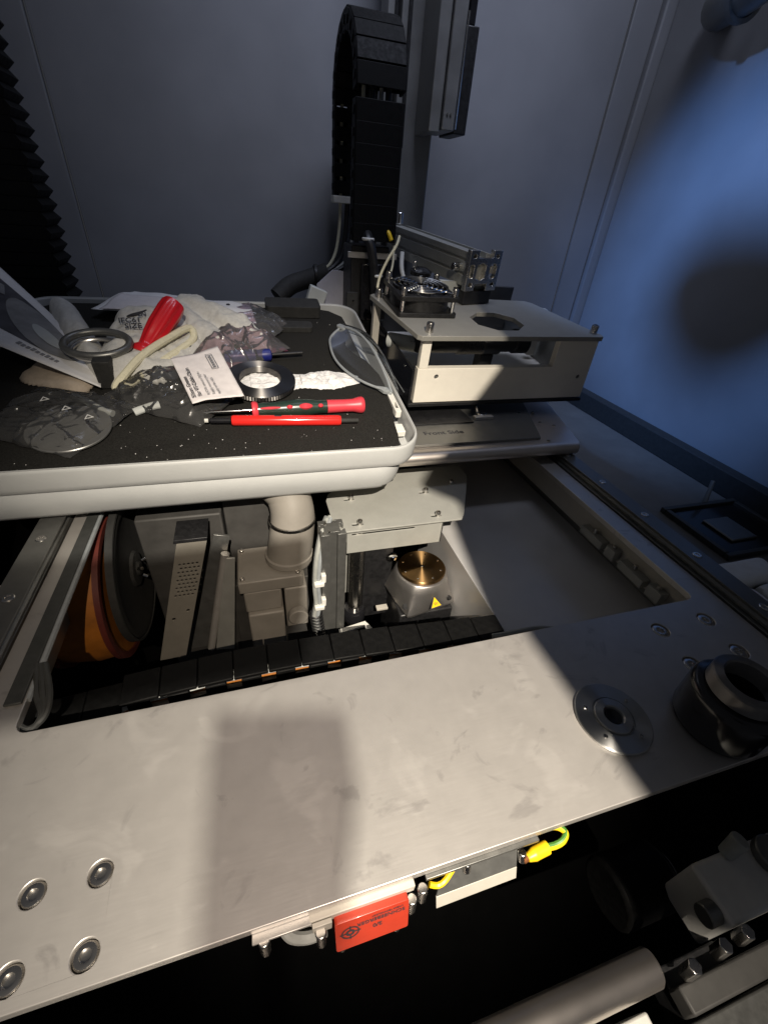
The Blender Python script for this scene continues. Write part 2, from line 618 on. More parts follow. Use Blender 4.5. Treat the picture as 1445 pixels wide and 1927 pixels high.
def rail(name, label, x, ys, y0, y1, side):
    r = thing(name, label, 'rail', (x, y0, 0))
    # cross-section extruded in y
    prof = [(-10, 0.3), (10, 0.3), (10, 3.0), (8.2, 4.5), (8.2, 6.0), (10, 7.6), (10, 9), (-10, 9), (-10, 7.6), (-8.2, 6), (-8.2, 4.5), (-10, 3.0)]
    m = M().rings([[(x + a, yy, b) for a, b in prof] for yy in (y0, y1)])
    m.build('bar', 'alu_dark', r, bevel=0.3, world_coords=True)
    for yv in ys:
        h = M().lathe([(4.2, 0), (4.2, .3), (3.6, .8), (2.2, .8), (2.0, .2), (0, .1)], 20)
        o = h.build('bolt', 'steel', r)
        o.location = Vector((0, yv - y0, 9.05)) * S
    return r

rail('guide_rail', 'dark steel guide rail with bolt heads at the left under the case', -184, [213, 283, 353, 423, 493], 190, 630, -1)
rail('guide_rail', 'dark steel guide rail with bolt heads on the right side of the deck', 396, [80, 149, 217, 285, 354, 424, 494], 20, 630, 1)
# the right rail has its own carrier bar, standing beside the deck
M_ = M().box(382, 410, 20, 640, -60, 0)
cb = tag(M_.build('rail_carrier', 'alu_dark', bevel=0.5), 'dark bar carrying the guide rail on the right of the deck', 'bar')
lcb = tag(M().box(-197, -174, 216, 640, -60, 0).build('rail_carrier', 'alu_dark', bevel=0.5), 'dark bar carrying the guide rail on the left', 'bar')
# white terminals left of the left rail
for k, (x, y, z) in enumerate(((-212, 318, -16), (-220, 300, -20), (-224, 286, -24))):
    tag(M().lathe([(5, -6), (6, 0), (5, 5), (2.5, 7), (2, 6)], 12, Matrix.Translation((x, y, z)) @ Matrix.Rotation(0.7, 4, 'Y')).build('cable_connector', 'white_plastic'),
        ['small white connector, the one furthest back beside the left rail',
         'small white connector, the middle one beside the left rail',
         'small white connector, the nearest one beside the left rail'][k], 'connector', 'white connectors beside the left rail')

# ------------------------------------------------------------------ parts lying on the deck
hub = thing('hub_disc', 'turned steel hub disc with stepped centre lying on the deck plate', 'metal disc', (203, 101, 0))
M().lathe([(21, 0.1), (23.5, .3), (24, 2.0), (23.4, 2.6), (13.2, 3.0), (12.9, 2.2), (12.2, 2.2), (12.0, 3.8), (11.5, 4.2),
           (6.8, 4.6), (6.2, 4.0), (5.6, 2.0), (0, 1.6)], 72).build('disc', 'steel_turned', hub, angle=20)
M().lathe([(0, 1.7), (5.4, 1.7), (5.4, 2.6), (4.6, 3.2), (0, 2.6)], 28).build('bore_shade', 'black_gloss', hub)  # black disc, its colour stands for the dark of a deep hole
for a in (2.55, 3.75, 0.4, 5.2):
    M().cyl((17.5 * math.cos(a), 17.5 * math.sin(a), 2.6), (17.5 * math.cos(a), 17.5 * math.sin(a), 3.7), 1.2, n=12).build('pin', 'chrome', hub)

cup = thing('spindle_cup', 'black knob with a bright steel collar standing on the deck plate', 'knob', (269, 83, 0))
prof = [(20, 0.2), (24.5, 1.5), (25.5, 5), (25.8, 28), (25, 32), (23, 33.6), (18.5, 34)]
M().lathe(prof + [(12.6, 34), (12, 10), (0, 10)], 48).build('body', 'black_gloss', cup, angle=60)
M().lathe([(16, 34.2), (19, 34.5), (19.8, 35.4), (19.8, 44), (19, 45), (14.4, 45.6), (13.4, 44.8), (13.0, 26), (12.8, 24)], 56, None, False).build('collar', 'steel_ring', cup, angle=25)

# ================================================================== UNDER THE FRONT EDGE
sb = thing('sensor_block', 'orange red printed block bolted under the front edge of the deck', 'carriage block', (29, 50, -10))
BF = frame((12.5, 52.3, -9.5), (1, 0, 0), (0, -0.24, -0.97))   # x to the right, y downwards on the face
bb = M()
bb.poly(rrect(0, 36, 0, 22.5, 1.5, 3), -12, 0, (), frame((12.0, 52.0, -9.5), (1, 0, 0), (0, -0.24, -0.97)) @ Matrix.Scale(-1, 4, (0, 0, 1)))
body = bb.build('body', 'orange_red', sb, bevel=0.6, world_coords=True)
up = frame((47, 51.65, -11.2), (-1, 0, 0), (0, 0.24, 0.97))      # the writing stands on its head
inv = MW[sb.name].copy()

def local_of(root, m):
    r = MW[root.name].copy()
    r.translation = r.translation / S
    return r.inverted() @ m

def on_red(x, y):      # x right, y down on the face, 0.25 mm proud of it
    n = Vector((0, -0.97, 0.24))
    return Vector((12.0, 52.0, -9.5)) + Vector((1, 0, 0)) * x + Vector((0, -0.24, -0.97)) * y + n * 0.15

def red_text(body_, x, y, size, bold=0.05):
    m = frame(on_red(x, y), (-1, 0, 0), (0, 0.24, 0.97))
    # facing outwards: flip so that the text normal points to the viewer
    m2 = frame(on_red(x, y), (-1, 0, 0), (0, -0.24, -0.97))
    return text_obj(body_, size, 'ink', body, m2, depth=0.05, bold=bold)

red_text('SCHNEEBERGER', 34, 4.6, 3.3)
red_text('LINEAR TECHNOLOGY', 33, 2.4, 1.5, 0.02)
red_text('2/0', 22.5, 9.5, 3.6, 0.1)
for r0, r1 in ((4.4, 3.7), (2.2, 1.0)):
    rg = M().poly(circle(0, 0, r0, 28), 0, 0.12, [circle(0, 0, r1, 28)], frame(on_red(7, 9.5), (1, 0, 0), (0, 0.24, 0.97)))
    rg.build('emblem_ring', 'ink', body)
em = M()
for a in range(4):
    em.box(-.35, .35, 2.2, 5.0, 0, .12, frame(on_red(7, 9.5), (1, 0, 0), (0, 0.24, 0.97)) @ Matrix.Rotation(a * PI / 2, 4, 'Z'))
em.build('emblem_cross', 'ink', body)
for x in (15.5, 43.5):
    M().cyl((x, 50.5, -31), (x, 49.5, -40), 2.3, n=16).build('pin', 'steel', sb, bevel=0.4, world_coords=True)

fb = thing('front_bracket', 'pale metal mounting bar under the deck edge holding the red block', 'bracket', (25, 57, -10))
M().box(1, 52, 55.2, 58.8, -13, -6.3).build('bar', 'alu_beige', fb, bevel=0.4, world_coords=True)
M().box(2, 11, 53, 55.0, -17, -7).build('tab', 'alu_beige', fb, bevel=0.3, world_coords=True)
for (x, y, z) in ((-19, 55, -7), (5.5, 52, -12), (50, 52.5, -13), (55.5, 54, -8)):
    M().cyl((x, y, z), (x, y - 1.5, z - 11), 2.6, 2.3, n=16).build('bolt', 'steel', fb, bevel=0.5, world_coords=True)
M().box(-24, 2, 54.5, 59.5, -8, -6.4).build('tab', 'alu', fb, bevel=0.3, world_coords=True)

sbk = thing('bent_bracket', 'small bent sheet metal bracket under the deck edge beside the yellow wire', 'bracket', (88, 55, -10))
pr = [(75, 61), (82, 60), (112, 60.5), (107, 50), (64, 49.5)]
m = M()
m.rings([[(70, 60, -9), (112, 60, -9), (109, 51.5, -19), (63.5, 51.5, -21)], [(70, 60.8, -9.8), (112, 60.8, -9.8), (109, 52.3, -19.8), (63.5, 52.3, -21.8)]])
m.build('sheet', 'alu_dark', sbk, bevel=0.15, world_coords=True)
M().rings([[(63.5, 51.3, -21), (109, 51.3, -19), (109, 48.5, -26), (63.5, 48.5, -28)], [(63.5, 52.2, -21), (109, 52.2, -19), (109, 49.4, -26.5), (63.5, 49.4, -28.5)]]).build('lip', 'alu_beige', sbk, bevel=0.15, world_coords=True)
M().box(58, 122, 56, 59.6, -9, -6.4).build('bar', 'alu_dark', sbk, bevel=0.3, world_coords=True)
for p in ((81, 58, -9), (112.5, 55, -12)):
    M().cyl(p, (p[0], p[1] - 2, p[2] - 5.5), 2.3, n=14).build('bolt', 'steel', sbk, bevel=0.5, world_coords=True)

gw = thing('ground_wire', 'yellow and green earth wire with yellow sleeve looping under the deck', 'wire', (128, 55, -14))
gp = [(127, 54, -15), (133, 53.5, -15), (138, 54.2, -14), (141, 57, -13), (137, 60.5, -12), (128, 62, -12)]
M().tube(gp, 1.7, 10).build('wire', 'yellow', gw, world_coords=True)
M().tube([(p[0], p[1] + .5, p[2] + .75) for p in gp], 1.25, 8).build('green_stripe', 'wire_green', gw, world_coords=True)
M().tube([(115, 52.5, -15), (118, 53, -15), (122, 53.5, -15), (128, 54, -15)], lambda t: 1.8 + 1.6 * min(1, t * 2.2), 12).build('sleeve', 'yellow', gw, world_coords=True)
M().cyl((112.5, 52, -15), (115.5, 52.6, -15), 1.5, n=10).build('lug', 'copper', gw, world_coords=True)
M().tube([(60, 55.2, -12), (64, 54, -13), (68, 54.5, -12), (74, 58, -11)], 1.4, 8).build('wire', 'yellow', gw, world_coords=True)
tag(M().tube([(-12, 60, -9), (-8, 55, -15), (0, 53, -18), (8, 53, -16)], 2.6, 10).build('grey_cable', 'cable_grey'),
    'grey cable hanging below the deck edge left of the red block', 'cable')

# ------------------------------------------------------------------ below, in front of the deck
tag(M().lathe([(0, -330), (8.6, -330), (9.6, -329), (9.6, 199), (8.6, 200.5), (0, 200.5)], 40, Matrix.Translation((0, 2, -108)) @ Matrix.Rotation(PI / 2, 4, 'Y')).build('steel_shaft', 'shaft_steel', angle=40),
    'polished round steel shaft at the bottom right below the deck', 'shaft')
tag(M().box(125, 190, -32, -12, -150, -122).build('shaft_support', 'white_plastic', bevel=1.5), 'pale block just below the end of the polished shaft', 'block')
vb = thing('valve_block', 'grey machined block with fittings at the lower right corner', 'valve block', (290, 10, -130))
M().box(262, 360, 2, 36, -150, -100).build('body', 'valve_grey', vb, bevel=3, seg=3, world_coords=True)
M().cyl((262, 12, -108), (252, 12, -108), 7, n=20).build('port', 'alu_dark', vb, bevel=0.8, world_coords=True)
M().cyl((322, 24, -100), (322, 24, -92), 12, n=28).build('fitting', 'alu_dark', vb, bevel=1.2, world_coords=True)
M().cyl((292, 34, -100), (298, 36, -84), 5, 6, n=16).build('elbow', 'cable_grey', vb, bevel=0.8, world_coords=True)
for (x, y) in ((247, -4), (267, -3), (220, -6)):
    m = M().cyl((x, y, -112), (x, y + 1, -97), 4.2, n=6)
    m.build('bolt', 'steel', vb, bevel=0.5, world_coords=True)
M().box(212, 300, -22, -9, -128, -113).build('clamp', 'housing_grey', vb, bevel=1.5, world_coords=True)
M().box(203, 330, -60, -24, -140, -124).build('clamp', 'alu_dark', vb, bevel=1.5, world_coords=True)
M().box(214, 262, -22, 1, -150, -128).build('foot', 'black', vb, bevel=1, world_coords=True)
tag(M().cyl((296, 52, -12), (293, 46, -14), 1.6, n=10).build('locating_pin', 'chrome', bevel=0.5), 'tiny bright pin under the right end of the deck edge', 'pin')
gm = thing('pump_motor', 'black round motor in the shadow below the deck edge', 'motor', (215, 40, -170))
M().cyl((226, 45, -165), (276, 45, -165), 24, n=32).build('body', 'chain_black', gm, bevel=3, world_coords=True)
M().cyl((276, 45, -165), (284, 45, -165), 15, n=28).build('end_cap', 'black_gloss', gm, bevel=1.5, world_coords=True)


# ================================================================== INSIDE THE OPENING
# --- horizontal energy chain behind the front edge
ch = thing('energy_chain', 'black plastic energy chain lying along the front of the opening', 'cable chain', (20, 222, -60))
pitch = 26.0
lm = M()
lm.box(-12.7, 12.7, -12, 14, -3.2, 0)
lm.box(-7.4, 7.4, -14.5, -12.2, -22, -0.6)
lm.box(-12.7, 12.7, 12.2, 14.5, -22, -0.4)
lm.box(-11.5, 11.5, -13, 14, -24, -22)
link0 = lm.build('link', 'chain_black', ch, bevel=0.9)
xs = [-152 + pitch * i for i in range(14)]
def chain_z(x):
    return -42 + 3.0 * math.sin((x + 150) / 70.0) - (8 if x < -120 else 0)
def chain_y(x):
    return 222 + 5 * math.sin((x + 120) / 95.0) - 0.015 * max(0, x - 60)
for i, x in enumerate(xs):
    o = link0 if i == 0 else copy_part(link0, ch)
    o.matrix_parent_inverse = MW[ch.name].inverted()
    o.location = Vector((x, chain_y(x), chain_z(x))) * S
    o.rotation_euler = (random.uniform(-.03, .03), -0.04 * math.cos((x + 150) / 70), 0.05 * math.cos((x + 120) / 95))
for k, (mt, dz, dy, rr) in enumerate((('drum_orange', -11.5, -6, 2.0), ('pale_grey', -7.5, -7, 2.0), ('glove_brown', -15, -6.5, 2.4), ('copper', -20, -1, 2.0), ('cable_grey', -13, 2, 2.4))):
    M().tube([(x, chain_y(x) + dy + random.uniform(-1, 1), chain_z(x) + dz + random.uniform(-.8, .8)) for x in xs], rr, 8, 4).build('cable', mt, ch, world_coords=True)

# --- wheel and orange drum
wh = thing('drive_wheel', 'thin black disc wheel beside the orange drum inside the machine', 'wheel', (-152, 425, -175))
RX = Matrix.Translation((-140, 400, -76)) @ Matrix.Rotation(PI / 2, 4, 'Y')
M().lathe([(68, -3), (72, -2.5), (74, 0), (72, 2.5), (66, 3), (62, 1.2), (20, 1.2), (18, 4), (8, 4), (7, 7), (0, 7)], 72, RX).build('disc', 'black_matte', wh, world_coords=True)
M().lathe([(74.2, -3.6), (76.2, -3.2), (76.2, 3.2), (74.2, 3.6)], 72, RX).build('tyre', 'black_matte', wh, world_coords=True)
for a in range(3):
    M().cyl((-133, 400 + 9 * math.cos(a * 2.1 + .4), -76 + 9 * math.sin(a * 2.1 + .4)), (-129, 400 + 12 * math.cos(a * 2.1 + .4), -76 + 12 * math.sin(a * 2.1 + .4)), 2.0, n=10).build('hub_screw', 'chrome', wh, world_coords=True)
dr = thing('orange_drum', 'orange and red drum behind the black wheel on the left', 'drum', (-190, 425, -170))
RD = Matrix.Translation((-172, 388, -84)) @ Matrix.Rotation(PI / 2, 4, 'Y')
M().lathe([(0, -30), (66, -30), (72, -26), (75, 0), (72, 22), (0, 22)], 64, RD).build('barrel', 'drum_orange', dr, world_coords=True)
for z0, z1 in ((-32, -26), (19, 24)):
    M().lathe([(70, z0), (76.5, z0), (76.5, z1), (70, z1)], 64, RD).build('rim', 'drum_red', dr, world_coords=True)
tag(M().rings([[(-230, 250, -90), (-158, 250, -90), (-158, 330, -190), (-230, 330, -190)], [(-230, 252, -93), (-158, 252, -93), (-158, 332, -193), (-230, 332, -193)]]).build('chute_sheet', 'pale_grey', bevel=0.3),
    'sloping pale sheet below the orange drum at the left', 'sheet')

# --- perforated cover
pc = thing('perforated_cover', 'pale metal cover with a patch of small punched holes inside the machine', 'cover', (-95, 360, -180))
FR = Matrix(((1, 0.27, 0, -124), (0, 0.03, -1, 352), (0, 1, 0, -172), (0, 0, 0, 1)))
hl = []
for j in range(9):
    for i in range(5):
        hl.append(hexa(4 + i * 4.0 + (2.0 if j % 2 else 0), 92 + j * 5.0, 1.5, 0.5))
hl.append(circle(18, 70, 1.8, 10))
hl.append(circle(5, 60, 2.0, 10))
M().poly([(-4, 0), (23, 0), (26, 158), (-1, 160)], 0, 1.6, hl, FR).build('front_sheet', 'perf_metal', pc, bevel=0.2, world_coords=True)
M().poly([(28, -2), (46, -2), (48, 152), (32, 156)], -12, -9, (), FR).build('side_sheet', 'alu_dark', pc, bevel=0.3, world_coords=True)
M().box(-4, 26, 158, 162, -30, 2, FR).build('top_edge', 'black', pc, bevel=0.4, world_coords=True)
M().cyl(FR @ Vector((50, 0, -4)), FR @ Vector((46, 135, -4)), 4.2, n=16).build('post', 'alu', pc, world_coords=True)
M().poly([(55, 0), (76, -4), (56, 130), (46, 132)], -3, 0, (), FR).build('gusset', 'sheet_grey', pc, bevel=0.3, world_coords=True)
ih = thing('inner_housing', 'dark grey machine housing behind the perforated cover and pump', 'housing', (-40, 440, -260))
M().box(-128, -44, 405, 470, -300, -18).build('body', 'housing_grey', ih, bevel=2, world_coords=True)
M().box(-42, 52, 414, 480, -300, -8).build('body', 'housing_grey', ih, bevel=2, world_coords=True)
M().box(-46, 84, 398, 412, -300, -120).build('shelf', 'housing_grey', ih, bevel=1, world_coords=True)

# --- pale blocks and duct
wb = thing('pump', 'pale stepped plastic pump body behind the energy chain', 'pump', (5, 370, -190))
M().box(-34, 34, 352, 410, -90, -74).build('lid', 'pump_beige', wb, bevel=1.5, world_coords=True)
M().box(-30, 10, 354, 405, -122, -91).build('body', 'pump_beige', wb, bevel=2, world_coords=True)
M().box(13, 38, 352, 405, -154, -91).build('body', 'pump_beige', wb, bevel=2, world_coords=True)
M().box(-28, 11, 349, 400, -178, -122).build('foot', 'pump_beige', wb, bevel=2, world_coords=True)
M().cyl((26, 349, -128), (26, 340, -128), 11, n=24).build('port', 'pump_beige', wb, bevel=1.2, world_coords=True)
for (x, y) in ((-29, 357), (29, 357), (-29, 404)):
    s_ = cap_screw(wb, (0, 0, 0), 5.0, 3.0)
    s_.matrix_parent_inverse = MW[wb.name].inverted()
    s_.location = Vector((x, y, -74)) * S
dc = thing('air_duct', 'pale bent pipe rising under the case beside the cables', 'pipe', (36, 380, -60))
M().tube([(22, 384, -74), (27, 386, -44), (30, 392, -18), (26, 400, 2), (16, 404, 14)], lambda t: 25 - 3 * t, 28).build('pipe', 'pump_beige', dc, world_coords=True)
M().lathe([(24, 0), (25.4, .4), (25.4, 4), (24, 4.4)], 28, Matrix.Translation((29, 390, -26))).build('hose_clamp', 'steel', dc, world_coords=True)
M().lathe([(11.5, 0), (13, 1), (13, 7), (11.5, 8)], 24, Matrix.Translation((23, 384, -72)) @ Matrix.Diagonal((2.05, 2.05, 1, 1))).build('flange', 'pump_beige', dc, world_coords=True)

# --- vertical aluminium extrusion
def tslot(w, g=4.0, d=5.0):
    """closed outline of a square T-slot profile, one slot per side"""
    h = w / 2
    side = [(-h, -h), (-g, -h), (-g, -h + 2), (-g - 2.5, -h + 2), (-g - 2.5, -h + d), (g + 2.5, -h + d), (g + 2.5, -h + 2), (g, -h + 2), (g, -h)]
    out = []
    for k in range(4):
        a = k * PI / 2
        for x, y in side:
            out.append((x * math.cos(a) - y * math.sin(a), x * math.sin(a) + y * math.cos(a)))
    return out

up_ = thing('upright_profile', 'dark aluminium slotted upright profile left of the polished column', 'profile', (66, 354, -230))
M().rings([[(66 + x, 354 + y, z) for x, y in tslot(26)] for z in (-240, -14)]).build('extrusion', 'alu_dark', up_, bevel=0.25, world_coords=True)
for x, y in ((57, 345), (62, 347), (60, 360)):
    M().cyl((x, y, -14), (x, y, -12.5), 1.6, n=10).build('screw', 'steel', up_, world_coords=True)

# --- cable bundle with ties
cbn = thing('cable_bundle', 'grey cables tied with white clips along the upright profile', 'cables', (48, 345, -150))
for k in range(4):
    dx = (k % 2) * 4 - 2
    dy = (k // 2) * 4
    M().tube([(66 + dx, 372 + dy, -16), (58 + dx, 358 + dy, -24), (50 + dx, 344 + dy, -48), (47 + dx, 340 + dy, -80), (48 + dx, 340 + dy, -110), (45 + dx, 338 + dy, -135), (50 + dx, 342, -170), (52 + dx, 342, -210)], 2.4, 8).build('cable', ['cable_grey', 'seal_pale', 'rubber_grey', 'cable_grey'][k], cbn, world_coords=True)
for z in (-76, -112):
    M().box(44, 55, 334, 348, z - 3, z + 3).build('clip', 'white_plastic', cbn, bevel=1.2, world_coords=True)
    M().box(52, 57, 336, 343, z + 1, z + 12).build('clip', 'white_plastic', cbn, bevel=1, world_coords=True)
for k in range(9):
    z = -122 - k * 5
    M().lathe([(6.5, -1.6), (7.6, -0.8), (7.6, .8), (6.5, 1.6)], 16, Matrix.Translation((45 + 0.5 * k, 337, z))).build('sleeve_rib', 'black', cbn, world_coords=True)

# --- bracket plate over the column
bp = thing('cover_bracket', 'pale flat bracket plate with four bolts in slots below the case corner', 'bracket', (150, 390, -22))
sl = [(99, 411), (98, 362), (189, 362), (192, 411)]
def slot2(x, y):
    return rrect(x - 9, x + 4, y - 1.9, y + 1.9, 1.8, 3)
M().poly([(70, 351), (214, 351), (222, 362), (262, 440), (262, 470), (120, 470), (74, 425), (70, 412)], -22, -20, [slot2(x, y) for x, y in sl]).build('plate', 'bracket_grey', bp, bevel=0.3, world_coords=True)
M().poly([(83, -30), (193, -30), (193, 0), (83, 0)], 0, 1.5, [rrect(88, 160, -6, -3.5, 1, 2)], frame((0, 357, -24), (1, 0, 0), (0, 0, 1))).build('skirt', 'bracket_grey', bp, bevel=0.2, world_coords=True)
M().box(190, 196, 358, 400, -56, -23).build('side_plate', 'dark_inside', bp, bevel=0.3, world_coords=True)
M().box(78, 84, 358, 366, -40, -23).build('stay', 'bracket_grey', bp, bevel=0.3, world_coords=True)
for x, y in sl + [(232, 425)]:
    s_ = cap_screw(bp, (0, 0, 0), 6.0, 5.2)
    s_.matrix_parent_inverse = MW[bp.name].inverted()
    s_.location = Vector((x, y, -20)) * S

# --- polished column
co = thing('polished_column', 'polished dark steel column standing beside the upright profile', 'column', (97, 362, -230))
M().lathe([(0, -180), (8.5, -180), (8.5, -26), (0, -26)], 32, Matrix.Translation((97, 365, 0))).build('rod', 'steel', co, world_coords=True)
M().lathe([(8.6, -168), (14, -168), (14, -154), (12, -151), (8.6, -151)], 32, Matrix.Translation((97, 365, 0))).build('collar', 'black_gloss', co, world_coords=True)
M().box(106, 140, 362, 400, -170, -30).build('guide', 'black', co, bevel=1, world_coords=True)
M().lathe([(3, 0), (5.5, .5), (5.5, 4), (4, 5)], 16, Matrix.Translation((136, 352, -66))).build('spring_cap', 'chrome', co, world_coords=True)
M().poly([(72, 338), (106, 344), (112, 332), (106, 330), (103, 337), (72, 332)], -160, -157).build('foot_plate', 'white_plastic', co, bevel=0.3, world_coords=True)
M().box(120, 134, 343, 350, -142, -139).build('foot_tab', 'alu_beige', co, bevel=0.3, world_coords=True)
M().rings([[(78, 380, -140), (104, 380, -140), (104, 384, -140), (78, 384, -140)], [(78, 380, -60), (104, 380, -60), (104, 384, -60), (78, 384, -60)]]).build('rear_sheet', 'sheet_grey', co, world_coords=True)

# --- heated chuck: brass disc on a steel cone with square foot
ck = thing('heated_chuck', 'brass round chuck on a bright steel cone with yellow warning triangle', 'chuck', (171, 345, -200))
def sqc(r, sq, a, ca):
    t = a - ca
    c = max(abs(math.cos(t)), abs(math.sin(t)))
    # square with its corners on the directions ca + k*90 degrees
    s = abs(math.cos(t)) + abs(math.sin(t))
    return r * (1 - sq) + sq * r / s
n = 72
CA = math.radians(236)
rg = []
for r, z, sq in ((29, -83.5, 0), (30.5, -84.5, 0.0), (34.5, -95, .25), (40, -107, .6), (46.5, -117, .9), (47, -119, .95), (45, -122, .97)):
    rg.append([(171 + sqc(r, sq, 2 * PI * k / n, CA) * math.cos(2 * PI * k / n), 345 + sqc(r, sq, 2 * PI * k / n, CA) * math.sin(2 * PI * k / n), z) for k in range(n)])
cone_ = M().rings(rg).build('cone', 'cone_steel', ck, world_coords=True, angle=50)
M().lathe([(26, 0), (28, .5), (28, 3.2), (27.3, 4), (2.0, 4), (1.4, 3), (0, 3)], 72).build('disc', 'gold', ck).location = Vector((0, 0, 117)) * S
for k in range(8):
    a = k * PI / 4 + .25
    M().lathe([(1.1, 0), (1.1, .3), (.5, .5)], 10, Matrix.Translation((171 + 22.5 * math.cos(a), 345 + 22.5 * math.sin(a), -79))).build('screw', 'chrome', ck, world_coords=True)
M().lathe([(1.8, 0), (1.8, .5), (.6, .8)], 12, Matrix.Translation((171, 345, -79))).build('centre_pin', 'chrome', ck, world_coords=True)
for a, rr_, z in ((math.radians(228), 46.0, -119.5), (math.radians(143), 46, -119.5), (math.radians(318), 46, -119.5)):
    nrm = Vector((math.cos(a), math.sin(a), 0.9)).normalized()
    p = Vector((171 + 39 * math.cos(a), 345 + 39 * math.sin(a), -110.5))
    M().cyl(p - nrm * 2, p + nrm * 1.0, 3.4, n=18).build('bore_shade', 'black', ck, world_coords=True)  # solid black plugs painting the dark of the holes
M().box(138, 204, 312, 378, -230, -121).build('housing', 'black', ck, bevel=2, world_coords=True)
# warning triangle on the front flank
az = math.radians(281)
rad = Vector((math.cos(az), math.sin(az), 0))
tan = Vector((-rad.y, rad.x, 0))
slope = (rad * 0.72 + Vector((0, 0, -0.9))).normalized()
org = Vector((171, 345, -106)) + rad * 36.2
TF = frame(org, tan, -slope)
nz = TF.to_3x3() @ Vector((0, 0, 1))
def tri(r):
    return [(r * math.cos(PI / 2 + k * 2 * PI / 3), r * math.sin(PI / 2 + k * 2 * PI / 3)) for k in range(3)]
M().poly(tri(9.6), 0.2, 1.0, (), TF).build('warning_border', 'ink', cone_)
M().poly(tri(7.4), 1.05, 1.25, (), TF).build('warning_triangle', 'yellow', cone_)
for k in (-1, 0, 1):
    M().tube([(TF @ Vector((k * 1.7, -1.8, 1.3))), (TF @ Vector((k * 1.7 + .6, -.6, 1.3))), (TF @ Vector((k * 1.7 - .5, .8, 1.3))), (TF @ Vector((k * 1.7, 2.0 - abs(k) * 1.2, 1.3)))], .32, 6, 3).build('heat_mark', 'ink', cone_)

# --- sheet cover on the right of the opening
sc = thing('sheet_cover', 'large dull grey sheet cover filling the right of the opening', 'cover', (305, 380, -62))
M().poly([(209, 217), (391, 217), (391, 600), (262, 600), (209, 400)], -61.5, -60).build('sheet', 'panel_grey', sc, bevel=0.3, world_coords=True)
M().box(209, 391, 216, 217.5, -90, -60).build('flange', 'panel_grey', sc, bevel=0.3, world_coords=True)
M().box(207.5, 209, 218, 440, -330, -60).build('side_wall', 'panel_grey', sc, bevel=0.3, world_coords=True)
M().tube([(180, 205, -38), (200, 203, -36), (225, 204, -38), (250, 200, -42)], 2.4, 8).build('front_wire', 'cable_grey', sc, world_coords=True)
# --- side chain and rack on the right
sc2 = thing('side_chain', 'short black energy chain in the gap right of the sheet cover', 'cable chain', (404, 450, -80))
l2 = M().box(-13, 10, -11.5, 11.5, -18, 0)
l2.box(-11, 8, -9.5, 9.5, 0, 1.5)
k0 = l2.build('link', 'chain_black', sc2, bevel=0.8)
for i in range(8):
    o = k0 if i == 0 else copy_part(k0, sc2)
    o.matrix_parent_inverse = MW[sc2.name].inverted()
    o.location = Vector((404, 348 + i * 24, -60)) * S
rk = thing('side_rack', 'beige stepped rail with brackets along the right wall of the opening', 'rail', (380, 300, -30))
M().box(372, 381, 178, 618, -44, -7).build('web', 'alu_beige', rk, bevel=0.4, world_coords=True)
for y0, y1 in ((205, 222), (228, 262), (270, 284), (290, 326)):
    M().box(361, 371.5, y0, y1, -40, -30 if y1 - y0 > 20 else -27).build('bracket', 'bracket_grey', rk, bevel=0.8, world_coords=True)
    M().cyl((366, (y0 + y1) / 2, -30), (366, (y0 + y1) / 2, -24), 2.4, n=12).build('bolt', 'steel', rk, bevel=0.4, world_coords=True)

# ================================================================== RIGHT SIDE FLOOR
tf = thing('smoked_cover', 'dark smoked frame cover with a peg standing on the floor at right', 'cover', (660, 360, FLOOR_Z))
for (x0, x1, y0, y1) in ((600, 750, 404, 412), (600, 608, 300, 403), (742, 750, 300, 403), (600, 750, 292, 299)):
    M().box(x0, x1, y0, y1, FLOOR_Z + .4, FLOOR_Z + 9).build('rim', 'trim_dark', tf, bevel=1, world_coords=True)
M().box(609, 741, 300, 403, FLOOR_Z + .4, FLOOR_Z + 4).build('panel', 'black_gloss', tf, bevel=1, world_coords=True)
M().box(640, 690, 320, 372, FLOOR_Z + 4.3, FLOOR_Z + 8).build('inner_block', 'alu_dark', tf, bevel=2, world_coords=True)
M().cyl((690, 412, FLOOR_Z + 4), (700, 424, FLOOR_Z + 40), 4, 3, n=12).build('peg', 'rubber_grey', tf, bevel=0.6, world_coords=True)

qc = thing('quilted_wipe', 'folded pale quilted cloth on the floor at the right edge', 'cloth', (590, 235, FLOOR_Z))
def pad(x0, x1, y0, y1, h, skew=0):
    def fn(s, t):
        x = x0 + (x1 - x0) * s + skew * t
        y = y0 + (y1 - y0) * t
        e = (1 - (2 * s - 1) ** 6) * (1 - (2 * t - 1) ** 6)
        z = FLOOR_Z + 1 + h * e ** 0.4 + 1.6 * e * noise.noise((x / 16, y / 16, h))
        return (x, y, z)
    return M().grid(fn, 28, 24)
for a in ((520, 640, 242, 282, 14, 6), (508, 574, 196, 239, 13, -4), (577, 650, 190, 240, 13, 4), (500, 560, 160, 193, 12, 0)):
    pad(*a).build('pad', 'cloth_pale', qc, world_coords=True, solid=1.0)

